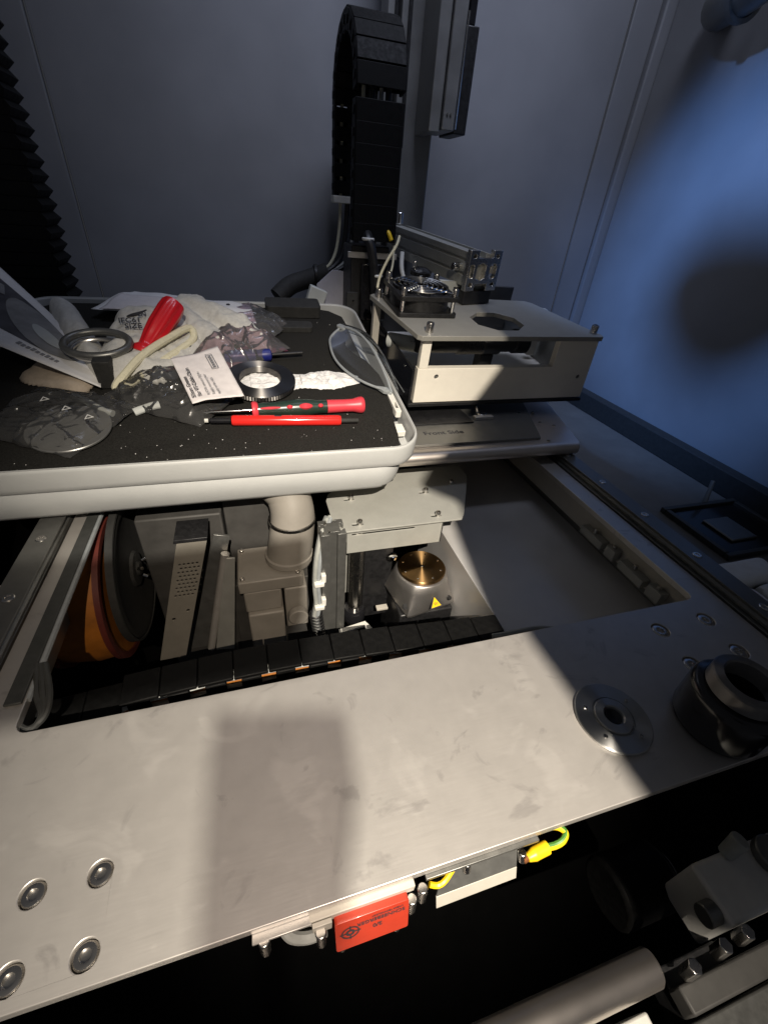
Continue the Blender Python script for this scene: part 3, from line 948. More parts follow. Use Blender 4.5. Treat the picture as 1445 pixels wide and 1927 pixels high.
# ================================================================== STAGE PLATE UNDER THE HEAD
st = thing('stage_plate', 'thick steel stage plate with round nose lettered Front Side', 'stage', (290, 480, 10))
nose = []
ZT, ZB, Y0 = 27, 9.6, 428
for k in range(13):
    a = PI / 2 + PI * k / 12
    nose.append((Y0 + 8.7 * math.cos(a), 18.3 + 8.7 * math.sin(a)))
prof = nose + [(640, ZB), (640, ZT)]
m = M()
m.rings([[(x + (0 if x < 300 else (y - 420) * 0.30), y, z) for (y, z) in prof] for x in (60, 408)])
m.build('plate', 'shaft_steel', st, bevel=1.0, world_coords=True)
M().poly([(90, 438), (357, 438), (362, 450), (418, 600), (90, 600)], ZT + .4, ZT + 3.4, [circle(372, 520, 2.2, 10), circle(396, 520, 2.2, 10)]).build('top_sheet', 'alu_dark', st, bevel=0.3, world_coords=True)
M().poly([(150, 492), (286, 492), (286, 600), (150, 600)], ZT + 3.8, ZT + 5.2).build('dark_insert', 'black', st, bevel=0.3, world_coords=True)
text_obj('Front Side', 13.2, 'ink', st, local_of(st, Matrix.Translation((204, 464, ZT + 3.5))), bold=0.25)
m = M().cyl((306, 512, ZT + 3.4), (306, 512, ZT + 9), 7, n=20)
m.cyl((300, 512, ZT + 9), (302, 526, ZT + 16), 2.2, n=10)
m.build('clamp_knob', 'steel', st, bevel=0.8, world_coords=True)
M().box(292, 320, 500, 508, ZT + 3.5, ZT + 8).build('clamp_bar', 'alu', st, bevel=0.6, world_coords=True)
for (x, y) in ((384, 482), (398, 470), (366, 432.5), (372, 540)):
    s_ = M().lathe([(2.6, 0), (2.6, .9), (1.2, .9), (1.1, .2), (0, .2)], 14)
    o = s_.build('screw', 'steel', st)
    o.matrix_parent_inverse = MW[st.name].inverted()
    o.location = Vector((x, y, ZT + 3.4 if x > 380 else ZT + .2)) * S
M().box(340, 440, 560, 640, -8, 9).build('slider', 'alu_dark', st, bevel=1, world_coords=True)
M().box(410, 470, 640, 700, -100, 30).build('leg', 'black', st, bevel=1, world_coords=True)

# ================================================================== PRINT HEAD BOX (tilted back)
HB = Matrix.Translation((205, 520, 54)) @ Matrix.Rotation(math.radians(7), 4, 'X')
hd = thing('head_box', 'cream fronted machine head box with open window and grey lid', 'head box', mtx=HB)
FX = frame((0, 0, 0), (1, 0, 0), (0, 0, 1))       # draws u-w outlines, extrudes towards the front (-v)
M().poly([(0, -3), (266, -3), (257, 82), (196, 82), (198, 44), (0, 44)], -10, 0, [circle(27, 33, 3, 16), circle(247, 29, 3, 16)], FX).build('front_plate', 'cream', hd, bevel=0.5)
for x, z in ((27, 33), (247, 29)):
    M().lathe([(3.0, -4), (3.0, -1.4), (2.2, -1.2), (1.4, -1.4), (1.2, -3), (0, -3)], 16, frame((x, 0, z), (1, 0, 0), (0, 0, 1))).build('plate_screw', 'alu_dark', hd)
M().box(1, 13, 0.5, 9, 44.3, 81.5).build('post', 'cream', hd, bevel=0.5)
M().box(238, 250, 120, 130, 10, 81.5).build('post', 'alu_beige', hd, bevel=0.5)
M().box(-26, -16, 132, 142, 0, 81.5).build('post', 'alu_beige', hd, bevel=0.5)
M().poly([(-4, -8), (256, -6), (258, 0), (224, 132), (216, 140), (-24, 152), (-30, 146), (-9, -3)], 82, 88,
         [circle(122, 48, 37, 8, PI / 8)]).build('lid', 'lid_grey', hd, bevel=0.5)
for x, y in ((9, 6), (247, 6), (-20, 136)):
    cap_screw(hd, (x, y, 88.2), 9.5, 11, material='steel')
# black tray
M().poly([(0, -8), (262, -8), (262, 42), (0, 42)], 0, 3.0, (), frame((-3.5, 0, 0), (0, 1, 0), (0, 0, 1)) @ Matrix.Scale(-1, 4, (0, 0, 1))).build('side_panel', 'black_gloss', hd, bevel=0.4)
M().box(-6, 268, -1, 262, -9, -4).build('tray', 'black', hd, bevel=0.5)
M().box(2, 260, 11, 258, -3.5, 3).build('inner_floor', 'cream', hd, bevel=0.5)
M().box(256, 260, 11, 258, 3.2, 60).build('far_side', 'alu_dark', hd, bevel=0.5)
M().box(2, 255, 240, 246, 3.2, 81).build('rear_wall', 'dark_inside', hd, bevel=0.5)
for v, w in ((107, 33), (32, 34), (180, 30)):
    M().lathe([(2.0, 0), (2.0, .6), (1.0, 1.2), (0, 1.3)], 12, frame((-6.5, v, w), (0, -1, 0), (0, 0, 1))).build('rivet', 'chrome', hd)
M().box(-7.2, -6.6, 20, 150, 2, 3).build('edge_line', 'seal_pale', hd)
# lens barrel seen through the window
LB = Matrix.Translation((20, 72, 52)) @ Matrix.Rotation(PI / 2, 4, 'Y')
prof = [(0, 0), (15, 0), (16, 2), (16, 60), (18, 62)]
for k in range(12):
    prof += [(18, 63 + k * 3), (17, 64 + k * 3), (17, 65 + k * 3)]
prof += [(18.5, 100), (18.5, 126), (15, 128), (15, 150), (17, 152), (17, 172), (14, 174), (0, 174)]
M().lathe(prof, 40, LB).build('lens_barrel', 'black', hd, angle=25)
M().box(120, 140, 62, 82, 3.2, 36).build('lens_clamp', 'black', hd, bevel=1)
M().lathe([(0, 0), (12, 0), (14, 2), (14, 6), (11, 9), (0, 10)], 28, Matrix.Translation((165, 45, 3.2))).build('knob', 'white_plastic', hd)
cp = M().cyl((-6, 112, 38), (34, 74, 44), 10.5, n=28).build('capacitor', 'pale_grey', hd, bevel=1.2)
dcap = (Vector((34, 74, 44)) - Vector((-6, 112, 38))).normalized()
vv = Vector((0.05, -0.55, 0.83)).normalized()
yv = (vv.cross(dcap)).normalized()
for k, tx in enumerate(('10012', 'FILTER')):
    mid = Vector((-6, 112, 38)) + dcap * 44 + vv * 10.6
    pos = mid + yv * (-2.5 + 5.0 * k)
    text_obj(tx, 4.6, 'ink', hd, frame(pos, -dcap, -yv), depth=0.4)
M().tube([(-24, 160, 84), (-22, 150, 60), (-14, 138, 40), (-6, 124, 38)], 4.5, 10, flat=0.4).build('flat_cable', 'black', hd)
# fan
fn_ = thing('cooling_fan', 'black square cooling fan with chrome finger guard on the head lid', 'fan', mtx=HB @ Matrix.Translation((24, 94, 88.4)) @ Matrix.Diagonal((1.12, 1.12, 1.25, 1)))
for z0, z1 in ((0, 4.2), (15.5, 20)):
    M().poly(rrect(-36, 36, -36, 36, 4, 4), z0, z1, [circle(0, 0, 33, 36)]).build('flange', 'black', fn_, bevel=0.5)
M().lathe([(33.2, 4.3), (35, 4.3), (35, 15.4), (33.2, 15.4)], 40).build('duct', 'black', fn_)
M().lathe([(0, 3), (13, 3), (13, 15), (12, 16), (0, 16)], 28).build('hub', 'black_gloss', fn_)
bl = None
for k in range(7):
    if bl is None:
        def fb_(s, t):
            return (12 + 20 * s, -7 + 14 * t, 6 + 7 * t + 1.5 * math.sin(t * PI))
        bl = M().grid(fb_, 5, 5).build('blade', 'black', fn_, solid=0.8)
        o = bl
    else:
        o = copy_part(bl, fn_)
    o.rotation_euler = (0, 0, k * 2 * PI / 7)
for r in (8, 14, 20, 26, 32):
    M().tube([(r * math.cos(2 * PI * k / 48), r * math.sin(2 * PI * k / 48), 23) for k in range(48)], 0.9, 8, 0, True).build('guard_ring', 'chrome', fn_)
for k in range(4):
    a = PI / 4 + k * PI / 2
    c, s = math.cos(a), math.sin(a)
    M().tube([(4 * c, 4 * s, 22), (30 * c, 30 * s, 22), (38 * c, 38 * s, 21.6), (43.5 * c, 43.5 * s, 20.6)], .9, 8).build('guard_arm', 'chrome', fn_)
    cap_screw(fn_, (43.5 * c, 43.5 * s, 20.4), 7.0, 7.0, material='steel')
    M().cyl((43.5 * c, 43.5 * s, 4.2), (43.5 * c, 43.5 * s, 15.4), 2.3, n=12).build('spacer', 'chrome', fn_)
M().lathe([(3, 0), (13, 1), (14, 5), (8, 8), (0, 8)], 20, Matrix.Translation((14, 44, 22))).build('plug', 'black_gloss', fn_)
M().lathe([(3, 0), (3.4, 4), (2, 7), (0, 7.5)], 12, Matrix.Translation((6, 46, 29))).build('plug_screw', 'chrome', fn_)
tag(M().tube([HB @ Vector(p) for p in ((-22, 140, 99), (-18, 146, 112), (-8, 150, 132), (4, 156, 148), (10, 165, 158))], 1.8, 8).build('fan_lead', 'glove_cuff'),
    'thin yellowish fan wire rising from the lid screw', 'wire')
# beam behind the fan
NB, FBm = Vector((120, 116, 131)), Vector((72, 330, 124))
bdir = (FBm - NB).normalized()
bx_ = bdir.cross(Vector((0, 0, 1))).normalized()
bz_ = bx_.cross(bdir)
bm_ = thing('gantry_beam', 'slotted aluminium gantry beam with open profile end above the fan', 'beam', mtx=HB)
def beam_pt(a, w, t):
    return NB + bx_ * a + bz_ * w + bdir * t
sec = [(-22, -20), (22, -20), (22, -12), (16, -12), (16, -4), (22, -4), (22, 6), (16, 6), (16, 12), (22, 12), (22, 19), (6, 22), (6, 15), (-6, 15), (-6, 22), (-22, 22),
       (-22, 14), (-19.5, 14), (-19.5, 10), (-22, 10), (-22, -3), (-19.5, -3), (-19.5, -7), (-22, -7)]
M().rings([[beam_pt(a, w, t) for a, w in sec] for t in (6, 230)]).build('extrusion', 'sheet_grey', bm_, bevel=0.4)
EF = frame(beam_pt(0, 0, 6), -bx_ if bx_.x < 0 else bx_, bz_)
ef_n = EF.to_3x3() @ Vector((0, 0, 1))
zs = -1 if ef_n.dot(bdir) > 0 else 1
eh = [circle(-19, 19, 3.0, 12), circle(20, 19, 3.0, 12), circle(-19, -16, 3.0, 12), circle(20, -16, 3.0, 12),
      [(-12, -8), (-12, 8), (-3, 11), (4, 8), (4, -8), (-3, -11)], rrect(11, 22, -9, 10, 4, 4), rrect(-24, -17, -8, 9, 2.5, 3)]
ol = [(-27, -24), (-11, -24), (-11, -15), (10, -15), (10, -24), (28, -24), (28, 26), (13, 26), (13, 17), (-12, 17), (-12, 26), (-27, 26)]
M().poly(ol, 0 if zs > 0 else -8, 8 if zs > 0 else 0, eh, EF).build('end_plate', 'steel', bm_, bevel=0.5)
M().cyl(beam_pt(-22, 2, 24) , beam_pt(-34, 2, 24), 5, n=18).build('bolt', 'chrome', bm_, bevel=0.8)
M().box(-24, 24, 0, 30, -42, -25, frame(beam_pt(0, 0, 0), bx_ if bx_.x > 0 else -bx_, bdir)).build('under_block', 'black', bm_, bevel=0.6)
M().poly([(70, 140), (140, 128), (140, 134), (70, 146)], 88.4, 112).build('support_sheet', 'pale_grey', bm_, bevel=0.3)
M().cyl(beam_pt(-10, 24, 222), beam_pt(-10, 40, 222), 6, n=18).build('clamp_screw', 'chrome', bm_, bevel=0.8)
M().tube([beam_pt(-30, -50, 150), beam_pt(-34, -30, 160), beam_pt(-30, -8, 170)], 3.6, 10).build('white_lead', 'white_plastic', bm_)

# ================================================================== REAR COLUMN AND HANGING CHAIN
rc = thing('rear_column', 'tall grey column at the back wall behind the hanging chain', 'column', (284, 870, FLOOR_Z))
M().box(254, 316, 852, 910, FLOOR_Z, 820).build('post', 'col_grey', rc, bevel=1.5, world_coords=True)
M().box(236, 246, 862, 900, 200, 820).build('cover_strip', 'col_grey', rc, bevel=1, world_coords=True)
M().box(247, 253, 866, 900, 200, 820).build('gap_strip', 'black', rc, bevel=0.5, world_coords=True)
M().box(263, 268, 848, 851.8, 340, 820).build('groove', 'black', rc, bevel=0.3, world_coords=True)
act = thing('linear_actuator', 'grey boxed linear actuator with dark side mounted on the rear column', 'actuator', (318, 810, 356))
M().box(286, 303, 788, 850, 357, 640).build('cover', 'col_grey', act, bevel=1.2, world_coords=True)
M().box(304.5, 324, 784, 850, 360, 640).build('cover', 'col_grey', act, bevel=1.2, world_coords=True)
M().box(326, 346, 790, 848, 358, 470).build('side_block', 'black', act, bevel=1.5, world_coords=True)
M().box(330, 341, 795, 840, 471, 640).build('side_rod', 'black_gloss', act, bevel=1.5, world_coords=True)
M().cyl((325, 782, 362), (325, 782, 480), 1.2, n=8).build('edge_wire', 'chrome', act, world_coords=True)
for dx in (0, 5):
    M().cyl((311 + dx, 784, 378), (311 + dx, 782.6, 378), 1.5, n=10).build('screw', 'alu_dark', act, world_coords=True)

vc = thing('hanging_chain', 'tall black energy chain looping over in front of the back wall', 'cable chain', (197, 800, 200))
cl = M()
cl.box(-32, 32, -11.2, 11.2, 9, 11.5)          # outer bridge (local z = outside of the loop)
cl.box(-33, -29, -11.5, 11.5, -10, 9.5)
cl.box(29, 33, -11.5, 11.5, -10, 9.5)
cl.box(-32, 32, -8.5, 8.5, -11, -9)
cl.box(-34.4, -33, -4.5, 4.5, -4.5, 4.5)
v0 = cl.build('link', 'chain_black', vc, bevel=1.0)
path = []
R_ = 72
yc, zc = 812, 384
for k in range(7):
    path.append((740, 228 + 22 * k + 2, 0.0))
nA = 11
for k in range(nA):
    a = PI * (k + 0.5) / nA
    path.append((yc - R_ * math.cos(a), zc + R_ * math.sin(a), a))
for k in range(5):
    path.append((yc + R_, 372 - 22 * k, PI))
for i, (y, z, a) in enumerate(path):
    o = v0 if i == 0 else copy_part(v0, vc)
    o.matrix_parent_inverse = MW[vc.name].inverted()
    o.location = Vector((197, y, z)) * S
    # outside of loop: front leg -> -y, top -> +z
    o.rotation_euler = (PI / 2 - a, 0, 0)
for k, (dx, mt, rr_) in enumerate(((-20, 'glove_cuff', 2.6), (-8, 'black', 4.5), (4, 'cable_grey', 2.4), (14, 'black', 4.0))):
    pts = [(197 + dx, 740 + k, 226)] + [(197 + dx, 742 + k, 300), (197 + dx, 744 + k, 372)]
    pts += [(197 + dx, yc - (R_ - 2) * math.cos(a_), zc + (R_ - 2) * math.sin(a_)) for a_ in (0.5, 1.2, 1.9, 2.6)]
    pts += [(197 + dx, 883, 370), (197 + dx, 884, 270), (194 + dx, 884, 215), (184 + dx, 880, 180), (150 + dx * .5, 870, 158), (110, 860, 146)]
    M().tube(pts, rr_, 8, 5).build('cable', mt, vc, world_coords=True)
M().box(163, 231, 872, 897, 262, 272).build('end_clamp', 'white_plastic', vc, bevel=1, world_coords=True)
M().tube([(150, 868, 160), (120, 862, 150), (85, 850, 140), (60, 840, 122)], 15, 14).build('sheath', 'black_matte', vc, world_coords=True)
M().lathe([(15.5, 0), (18, 1), (18, 5), (15.5, 6)], 20, frame((132, 864, 154), (0, 0, 1), (0, 1, 0))).build('sheath_ring', 'black', vc, world_coords=True)

mt_ = thing('head_mount', 'black mount block under the hanging chain behind the head box', 'mount', (200, 770, 100))
M().box(166, 226, 742, 800, 60, 212).build('block', 'black', mt_, bevel=2, world_coords=True)
M().box(160, 236, 736, 741, 196, 204).build('white_strip', 'alu', mt_, bevel=0.5, world_coords=True)
M().box(180, 222, 728, 740, 110, 190).build('connector_box', 'black_gloss', mt_, bevel=1.5, world_coords=True)
M().box(158, 176, 730, 738, 105, 150).build('hinge', 'black_matte', mt_, bevel=1, world_coords=True)
for z in (116, 139):
    M().cyl((168, 730, z), (168, 728.6, z), 1.6, n=8).build('screw', 'chrome', mt_, world_coords=True)
M().tube([(188, 735, 228), (186, 722, 222), (190, 716, 210), (196, 715, 180), (200, 716, 140)], 7, 10).build('thick_cable', 'black', mt_, world_coords=True)
for p in ((182, 714, 222), (196, 708, 176), (202, 708, 150)):
    M().lathe([(8, -2), (9.2, -1), (9.2, 1), (8, 2)], 16, Matrix.Translation((p[0] + 4, p[1] + 8, p[2]))).build('cable_tie', 'white_plastic', mt_, world_coords=True)
M().tube([(216, 735, 236), (219, 728, 230), (222, 724, 222)], 3, 8).build('yellow_wire', 'yellow', mt_, world_coords=True)
M().tube([(230, 735, 215), (228, 728, 190), (218, 716, 165), (214, 705, 150)], 1.6, 8).build('thin_wire', 'glove_cuff', mt_, world_coords=True)
rs = thing('rear_sheet', 'pale lavender sheet plate between the case and the head mount', 'plate', (150, 790, 100))
M().poly([(118, 40), (206, 40), (206, 168), (148, 172), (122, 150)], 0, 2.5, [circle(130, 140, 2.5, 12)], frame((0, 800, 0), (1, 0, 0), (0, 0, 1))).build('sheet', 'lavender', rs, bevel=0.4, world_coords=True)
tag(M().box(-14, 14, -8, 8, 0, 26, Matrix.Translation((112, 770, 124)) @ Matrix.Rotation(0.35, 4, 'Y')).build('junction_box', 'pale_grey', bevel=1.5), 'small grey box behind the far corner of the case', 'box')

# bellows at the left
be = thing('wall_bellows', 'black folded bellows hanging at the upper left edge', 'bellows', (-300, 775, 60))
pf = 15.0
fm = M()
fm.rings([[(-224 - 6, 750, 0), (-224, 745, pf * .5), (-224 - 6, 750, pf), (-440, 750, pf), (-440, 745, pf * .5), (-440, 750, 0)],
          [(-224 - 6, 800, 0), (-224, 806, pf * .5), (-224 - 6, 800, pf), (-440, 800, pf), (-440, 806, pf * .5), (-440, 800, 0)]])
f0 = fm.build('fold', 'chain_black', be, bevel=0.6, world_coords=True)
f0.location.z = 60 * S
for k in range(1, 28):
    o = copy_part(f0, be)
    o.matrix_parent_inverse = f0.matrix_parent_inverse.copy()
    o.location = (random.uniform(-1.4, 1.4) * S, 0, (60 + k * pf) * S)
tag(M().box(-470, -300, 380, 740, -40, 40).build('side_housing', 'dark_inside', bevel=2), 'dark machine housing at the far left beside the case', 'housing')
pipe_ = thing('ceiling_pipe', 'dark pipe elbow at the upper right corner of the wall', 'pipe', (740, 700, 520))
M().tube([(775, 840, 560), (735, 790, 545), (715, 720, 548), (720, 640, 580)], 26, 16).build('elbow', 'alu_dark', pipe_, world_coords=True)
M().lathe([(27, -5), (33, -4), (33, 4), (27, 5)], 24, frame((722, 744, 546), (0, 0, 1), (1, 0, 0.2))).build('collar', 'alu_dark', pipe_, world_coords=True)

# ================================================================== TOOL CASE (leans back on the stage)
CASE = Matrix.Translation((0, 378, 10)) @ Matrix.Rotation(math.radians(11), 4, 'X')
FOAM = 54.0
cs = thing('tool_case', 'open white plastic tool case with black foam lying across the rails', 'tool case', mtx=CASE)
U0, U1, V0, V1 = -262, 163, -4, 352

def ring_at(inset, w, r=34, sx=0):
    return [(x, y, w) for x, y in rrect(U0 + inset + sx * .5, U1 - inset - sx, V0 + inset, V1 - inset, max(4, r - inset), 10)]
M().rings([ring_at(17, 0, sx=14), ring_at(10, .6, sx=13), ring_at(6, 3, sx=12), ring_at(3.6, 8, sx=11), ring_at(2.6, 18, sx=10.5), ring_at(1.9, 34.5, sx=10), ring_at(3.0, 35.2, sx=9), ring_at(3.2, 36)], cap1=False).build('shell', 'case_white', cs, angle=60)
M().rings([ring_at(3.4, 36), ring_at(1.2, 36.2), ring_at(.5, 37), ring_at(.1, 42), ring_at(0, 57), ring_at(.8, 59.2), ring_at(1.8, 60), ring_at(3.0, 59.6), ring_at(3.4, 58), ring_at(4.4, 34)], cap0=False, cap1=False).build('rim', 'case_white', cs, angle=60)
M().rings([ring_at(1.6, 60.0), ring_at(1.4, 60.6), ring_at(2.4, 60.6), ring_at(2.6, 59.7)], cap0=False, cap1=False).build('lip', 'case_white', cs, angle=60)
fo = [(-257, 34), (-232, 1.2), (126, 1.2), (139, 8), (143, 26), (145, 48), (152, 82), (154.5, 120), (154, 150), (146, 185), (134, 206), (126, 232),
      (128, 262), (142, 290), (140, 318), (124, 338), (100, 347), (-230, 347), (-257, 320)]
def foam_h(x, y):
    z = FOAM + 1.0 * noise.noise((x / 40, y / 40, 3.1))
    for cx, cy, r, d in ((-68, 44, 22, 3.0), (95, 230, 20, 2.0)):
        q = ((x - cx) ** 2 + ((y - cy) / .75) ** 2) / r ** 2
        if q < 1:
            z -= d * min(1, (1 - q) * 2.5)
    return z
fm = M().poly(fo, 6, FOAM)
bmesh.ops.subdivide_edges(fm.b, edges=[e for e in fm.b.edges if e.calc_length() > 30], cuts=4, use_grid_fill=True)
bmesh.ops.triangulate(fm.b, faces=fm.b.faces)
for v in fm.b.verts:
    if v.co.z > FOAM - 1:
        v.co.z = foam_h(v.co.x, v.co.y)
fm.build('foam', 'foam', cs, bevel=0)
M().poly(rrect(150.6, 157.4, 62, 102, 2, 3), 50, 57.5, [rrect(152.4, 155.6, 70, 84, .8, 2)]).build('latch', 'white_plastic', cs, bevel=0.5)
M().box(145, 157, 40, 55, 40, 47).build('latch_seat', 'white_plastic', cs, bevel=0.8)
# crumbs on the foam
cr = M()
rnd = random.Random(3)
for k in range(95):
    x, y = rnd.uniform(-225, 138), rnd.uniform(6, 330) ** 1.0
    if rnd.random() < .55:
        y = rnd.uniform(6, 70)
    r = rnd.uniform(.18, .5) if rnd.random() < .94 else .85
    z = foam_h(x, y)
    b = bmesh.new()
    bmesh.ops.create_icosphere(b, subdivisions=1, radius=r, matrix=Matrix.Translation((x, y, z + r * .6)))
    cr.merge(b)
tag(cr.build('foam_crumbs', 'paper', cs), 'pale crumbs scattered on the black foam', kind='stuff')

def on_case(name, label, cat, u, v, w, rz=0.0, rx=0.0, ry=0.0, group=None):
    return thing(name, label, cat, group=group,
                 mtx=CASE @ Matrix.Translation((u, v, w)) @ Matrix.Rotation(rz, 4, 'Z') @ Matrix.Rotation(ry, 4, 'Y') @ Matrix.Rotation(rx, 4, 'X'))

def lathe_x(prof, n=28):
    return M().lathe(prof, n, Matrix.Rotation(PI / 2, 4, 'Y'))

# red marker pen: axis = local x
pen = on_case('marker_pen', 'slim bright red pen with black ends lying in front on the foam', 'pen', -46, 58.5, FOAM + 5.2, rz=-0.075)
lathe_x([(0, 0), (2.0, 0), (2.0, 3.4), (0, 3.5)], 6).build('tip', 'white_plastic', pen)
lathe_x([(0, 3.4), (1.3, 3.6), (1.3, 5), (2.6, 5.4), (2.8, 24), (4.4, 25), (0, 25)], 20).build('nose', 'black_gloss', pen)
lathe_x([(0, 25), (4.6, 25.2), (5.2, 27), (5.2, 130), (4.6, 132.4), (0, 132.5)], 28).build('barrel', 'red_pen', pen)
lathe_x([(0, 132), (2.6, 132.4), (2.3, 150), (1.8, 151), (0, 151)], 20).build('end', 'black_matte', pen)
M().box(66, 73, -.8, .8, 4.9, 5.6).build('mark', 'ink', pen)

# green and red screwdriver
sd = on_case('screwdriver', 'green and red handled screwdriver lying behind the red pen', 'screwdriver', -47, 67, FOAM + 8.6, rz=0.022)
lathe_x([(0, 0), (1.5, .2), (1.7, 2), (1.7, 48), (0, 48)], 14).build('shaft', 'chrome', sd)
lathe_x([(0, 46), (7.4, 46), (8.4, 47), (8.4, 50), (7, 52), (0, 52)], 26).build('collar', 'pink_cap', sd)
hand_ = lathe_x([(0, 51.5), (6.8, 51.6), (7.0, 70), (8.0, 80), (8.9, 92), (8.3, 103), (6.9, 112), (6.7, 122), (0, 122.5)], 28).build('handle', 'green_handle', sd)
lathe_x([(0, 122), (7.0, 122.2), (6.6, 140), (6.8, 150), (8.6, 157), (8.8, 160), (7.6, 162), (0, 162.3)], 28).build('cap', 'pink_cap', sd)
for a0, x0, x1, rr_ in ((-1.2, 54, 74, 1.0), (-1.0, 80, 86, 1.5), (-1.0, 92, 106, 2.3), (-1.0, 112, 117, 1.5)):
    y, z = -math.cos(.75) * 7.2, math.sin(.75) * 7.2
    M().tube([(x0, y, z), ((x0 + x1) / 2, y * 1.14 if x0 > 78 else y * .93, z * 1.14 if x0 > 78 else z * .93), (x1, y, z)], lambda t, r=rr_: r * (0.45 + math.sin(PI * t)), 8).build('grip_inlay', 'pink_cap', hand_)

# blue screwdriver
bd = on_case('screwdriver', 'blue handled screwdriver half hidden under the purple bag', 'screwdriver', -26, 180, FOAM + 8, rz=0.12)
lathe_x([(0, 0), (6, .5), (7.6, 5), (7.6, 30), (6.5, 40), (7.6, 47), (7.0, 53), (3, 55), (0, 55)], 24).build('handle', 'blue_plastic', bd)
lathe_x([(0, 55), (1.9, 55), (1.9, 92), (0, 93)], 12).build('shaft', 'black', bd)

# red screwdriver standing on the glove
tip = Vector((-124, 142, 58))
top = Vector((-73, 214, 106))
dv = (top - tip)
ln = dv.length
q = Vector((1, 0, 0)).rotation_difference(dv.normalized()).to_matrix().to_4x4()
rd = thing('screwdriver', 'red handled screwdriver resting upwards on the pale glove', 'screwdriver', mtx=CASE @ Matrix.Translation(tip) @ q)
lathe_x([(0, -6), (2.4, -5), (2.6, 0), (2.6, ln * .34), (0, ln * .34)], 16).build('shaft', 'steel', rd)
h0 = ln * .31
pr_ = [(0, 0), (10.6, 0), (11.6, 1.5), (11.6, 6.5), (9.4, 9), (9.2, 13), (11.4, 24), (12.8, 36), (13.2, 56), (12.6, 64), (11, 67), (0, 67.5)]
kk = (ln * .72) / 67.5
hm = M()
rr2 = []
for r, x in pr_:
    rg_ = []
    for k in range(48):
        a = 2 * PI * k / 48
        fl = 1 - (0.12 if 12 < x < 66 else 0) * (0.5 + 0.5 * math.cos(a * 8))
        rg_.append((h0 + x * kk, max(r, .01) * fl * math.cos(a), max(r, .01) * fl * math.sin(a)))
    rr2.append(rg_)
hm.rings(rr2).build('handle', 'red_plastic', rd, angle=50)
zc_ = q.to_3x3().inverted() @ Vector((-.2, -.8, .6))
zc_.x = 0
zc_.normalize()

# steel ring
rn = on_case('knurled_ring', 'dark turned steel ring with knurled edge lying on the white wipe', 'ring', 11, 128, FOAM + 4.4, rx=0.03, ry=0.02)
rr2 = []
nk = 160
for r, z, kn in ((24, 0, 0), (36.6, 0, 1), (37.6, .8, 1), (37.6, 5.4, 1), (36.8, 6.2, 0), (23, 7.4, 0), (22.2, 6.8, 0), (21.6, 0.4, 0)):
    rr2.append([((r + (0.55 * (k % 2) if kn else 0)) * math.cos(2 * PI * k / nk), (r + (0.55 * (k % 2) if kn else 0)) * math.sin(2 * PI * k / nk), z) for k in range(nk)])
M().rings(rr2, close=True).build('ring', 'steel_ring', rn, angle=25)

# crumpled wipe
wp = on_case('crumpled_wipe', 'crumpled white paper wipe passing under the dark steel ring', 'wipe', 58, 136, FOAM)
def ridged(x, y, f, sd_):
    return 1 - abs(noise.noise((x * f, y * f, sd_))) * 2
def wfn(s, t):
    u = -78 + 146 * s
    env = min(1, (1 - abs(2 * s - 1) ** 5))
    wid = 26 * (0.35 + 0.65 * min(1, (1 - s) * 3.2)) * (0.8 + 0.2 * math.sin(s * 9))
    v = -2 + 14 * (s - .5) * .5 + wid * (2 * t - 1) + 1.6 * noise.noise((u / 9, t * 3, 8))
    hgt = 1.2 + 4.4 * (1 - (2 * t - 1) ** 4) * (1 if s > .45 else (.35 if s > .40 else .75))
    if s < 0.14 or (0.38 < s < 0.52):
        hgt = 1.2 + 1.4 * (1 - (2 * t - 1) ** 4)
    z = hgt * env * (.45 + .55 * ridged(u, v, .075, 1.3)) + 1.1 * (ridged(u, v, .19, 4.2) - .5) * env + .9
    if s > .97:
        z -= .4
    return (u, v, max(.5, z))
M().grid(wfn, 110, 44).build('sheet', 'paper', wp, solid=0.2, angle=24)

# black foam piece at the rear
tag(M().poly(rrect(-38, 38, -17, 17, 5, 4), 0, 15).build('foam_piece', 'black_matte', bevel=1), 'black foam block at the rear right corner of the case', 'foam')
bpy.data.objects['foam_piece'].matrix_world = Matrix.Translation((CASE @ Vector((70, 340 - 12, FOAM + .6))) * S) @ Matrix.Rotation(math.radians(11), 4, 'X')
tag(M().poly(rrect(-24, 24, -11, 11, 6, 4), 0, 7).build('foam_offcut', 'black_matte', bevel=1), 'thin black foam offcut behind the purple bag', 'foam')
bpy.data.objects['foam_offcut'].matrix_world = Matrix.Translation((CASE @ Vector((66, 274, FOAM + .6))) * S) @ Matrix.Rotation(math.radians(11), 4, 'X')

# safety glasses at the right rim
gl = on_case('safety_glasses', 'clear safety glasses lying on edge along the right rim of the case', 'glasses', 0, 0, 0)
loop = [(128, 262, 64), (110, 240, 60), (104, 212, 61), (104, 180, 60), (111, 151, 60), (126, 124, 60), (142, 108, 60), (153, 98, 61)]
M().tube(loop, 1.5, 10).build('frame', 'seal_pale', gl)
arm = [(128, 262, 65), (142, 228, 72), (149, 190, 74), (152, 150, 72), (154, 118, 66), (155, 98, 60)]
M().tube(arm, 1.6, 10).build('brow', 'seal_pale', gl)
LP, AP = smooth_path(loop, 8), smooth_path(arm, 11)
def lens(s, t):
    a = LP[min(len(LP) - 1, int(s * (len(LP) - 1)))]
    b = AP[min(len(AP) - 1, int(s * (len(AP) - 1)))]
    p = a.lerp(b, t)
    return p + Vector((0, 0, -4 * math.sin(PI * t) * math.sin(PI * s)))
M().grid(lens, 40, 12).build('lens', 'lens_clear', gl)
tp = [(132, 268, 66), (150, 222, 76), (158, 176, 77), (161, 130, 73), (162, 96, 66)]
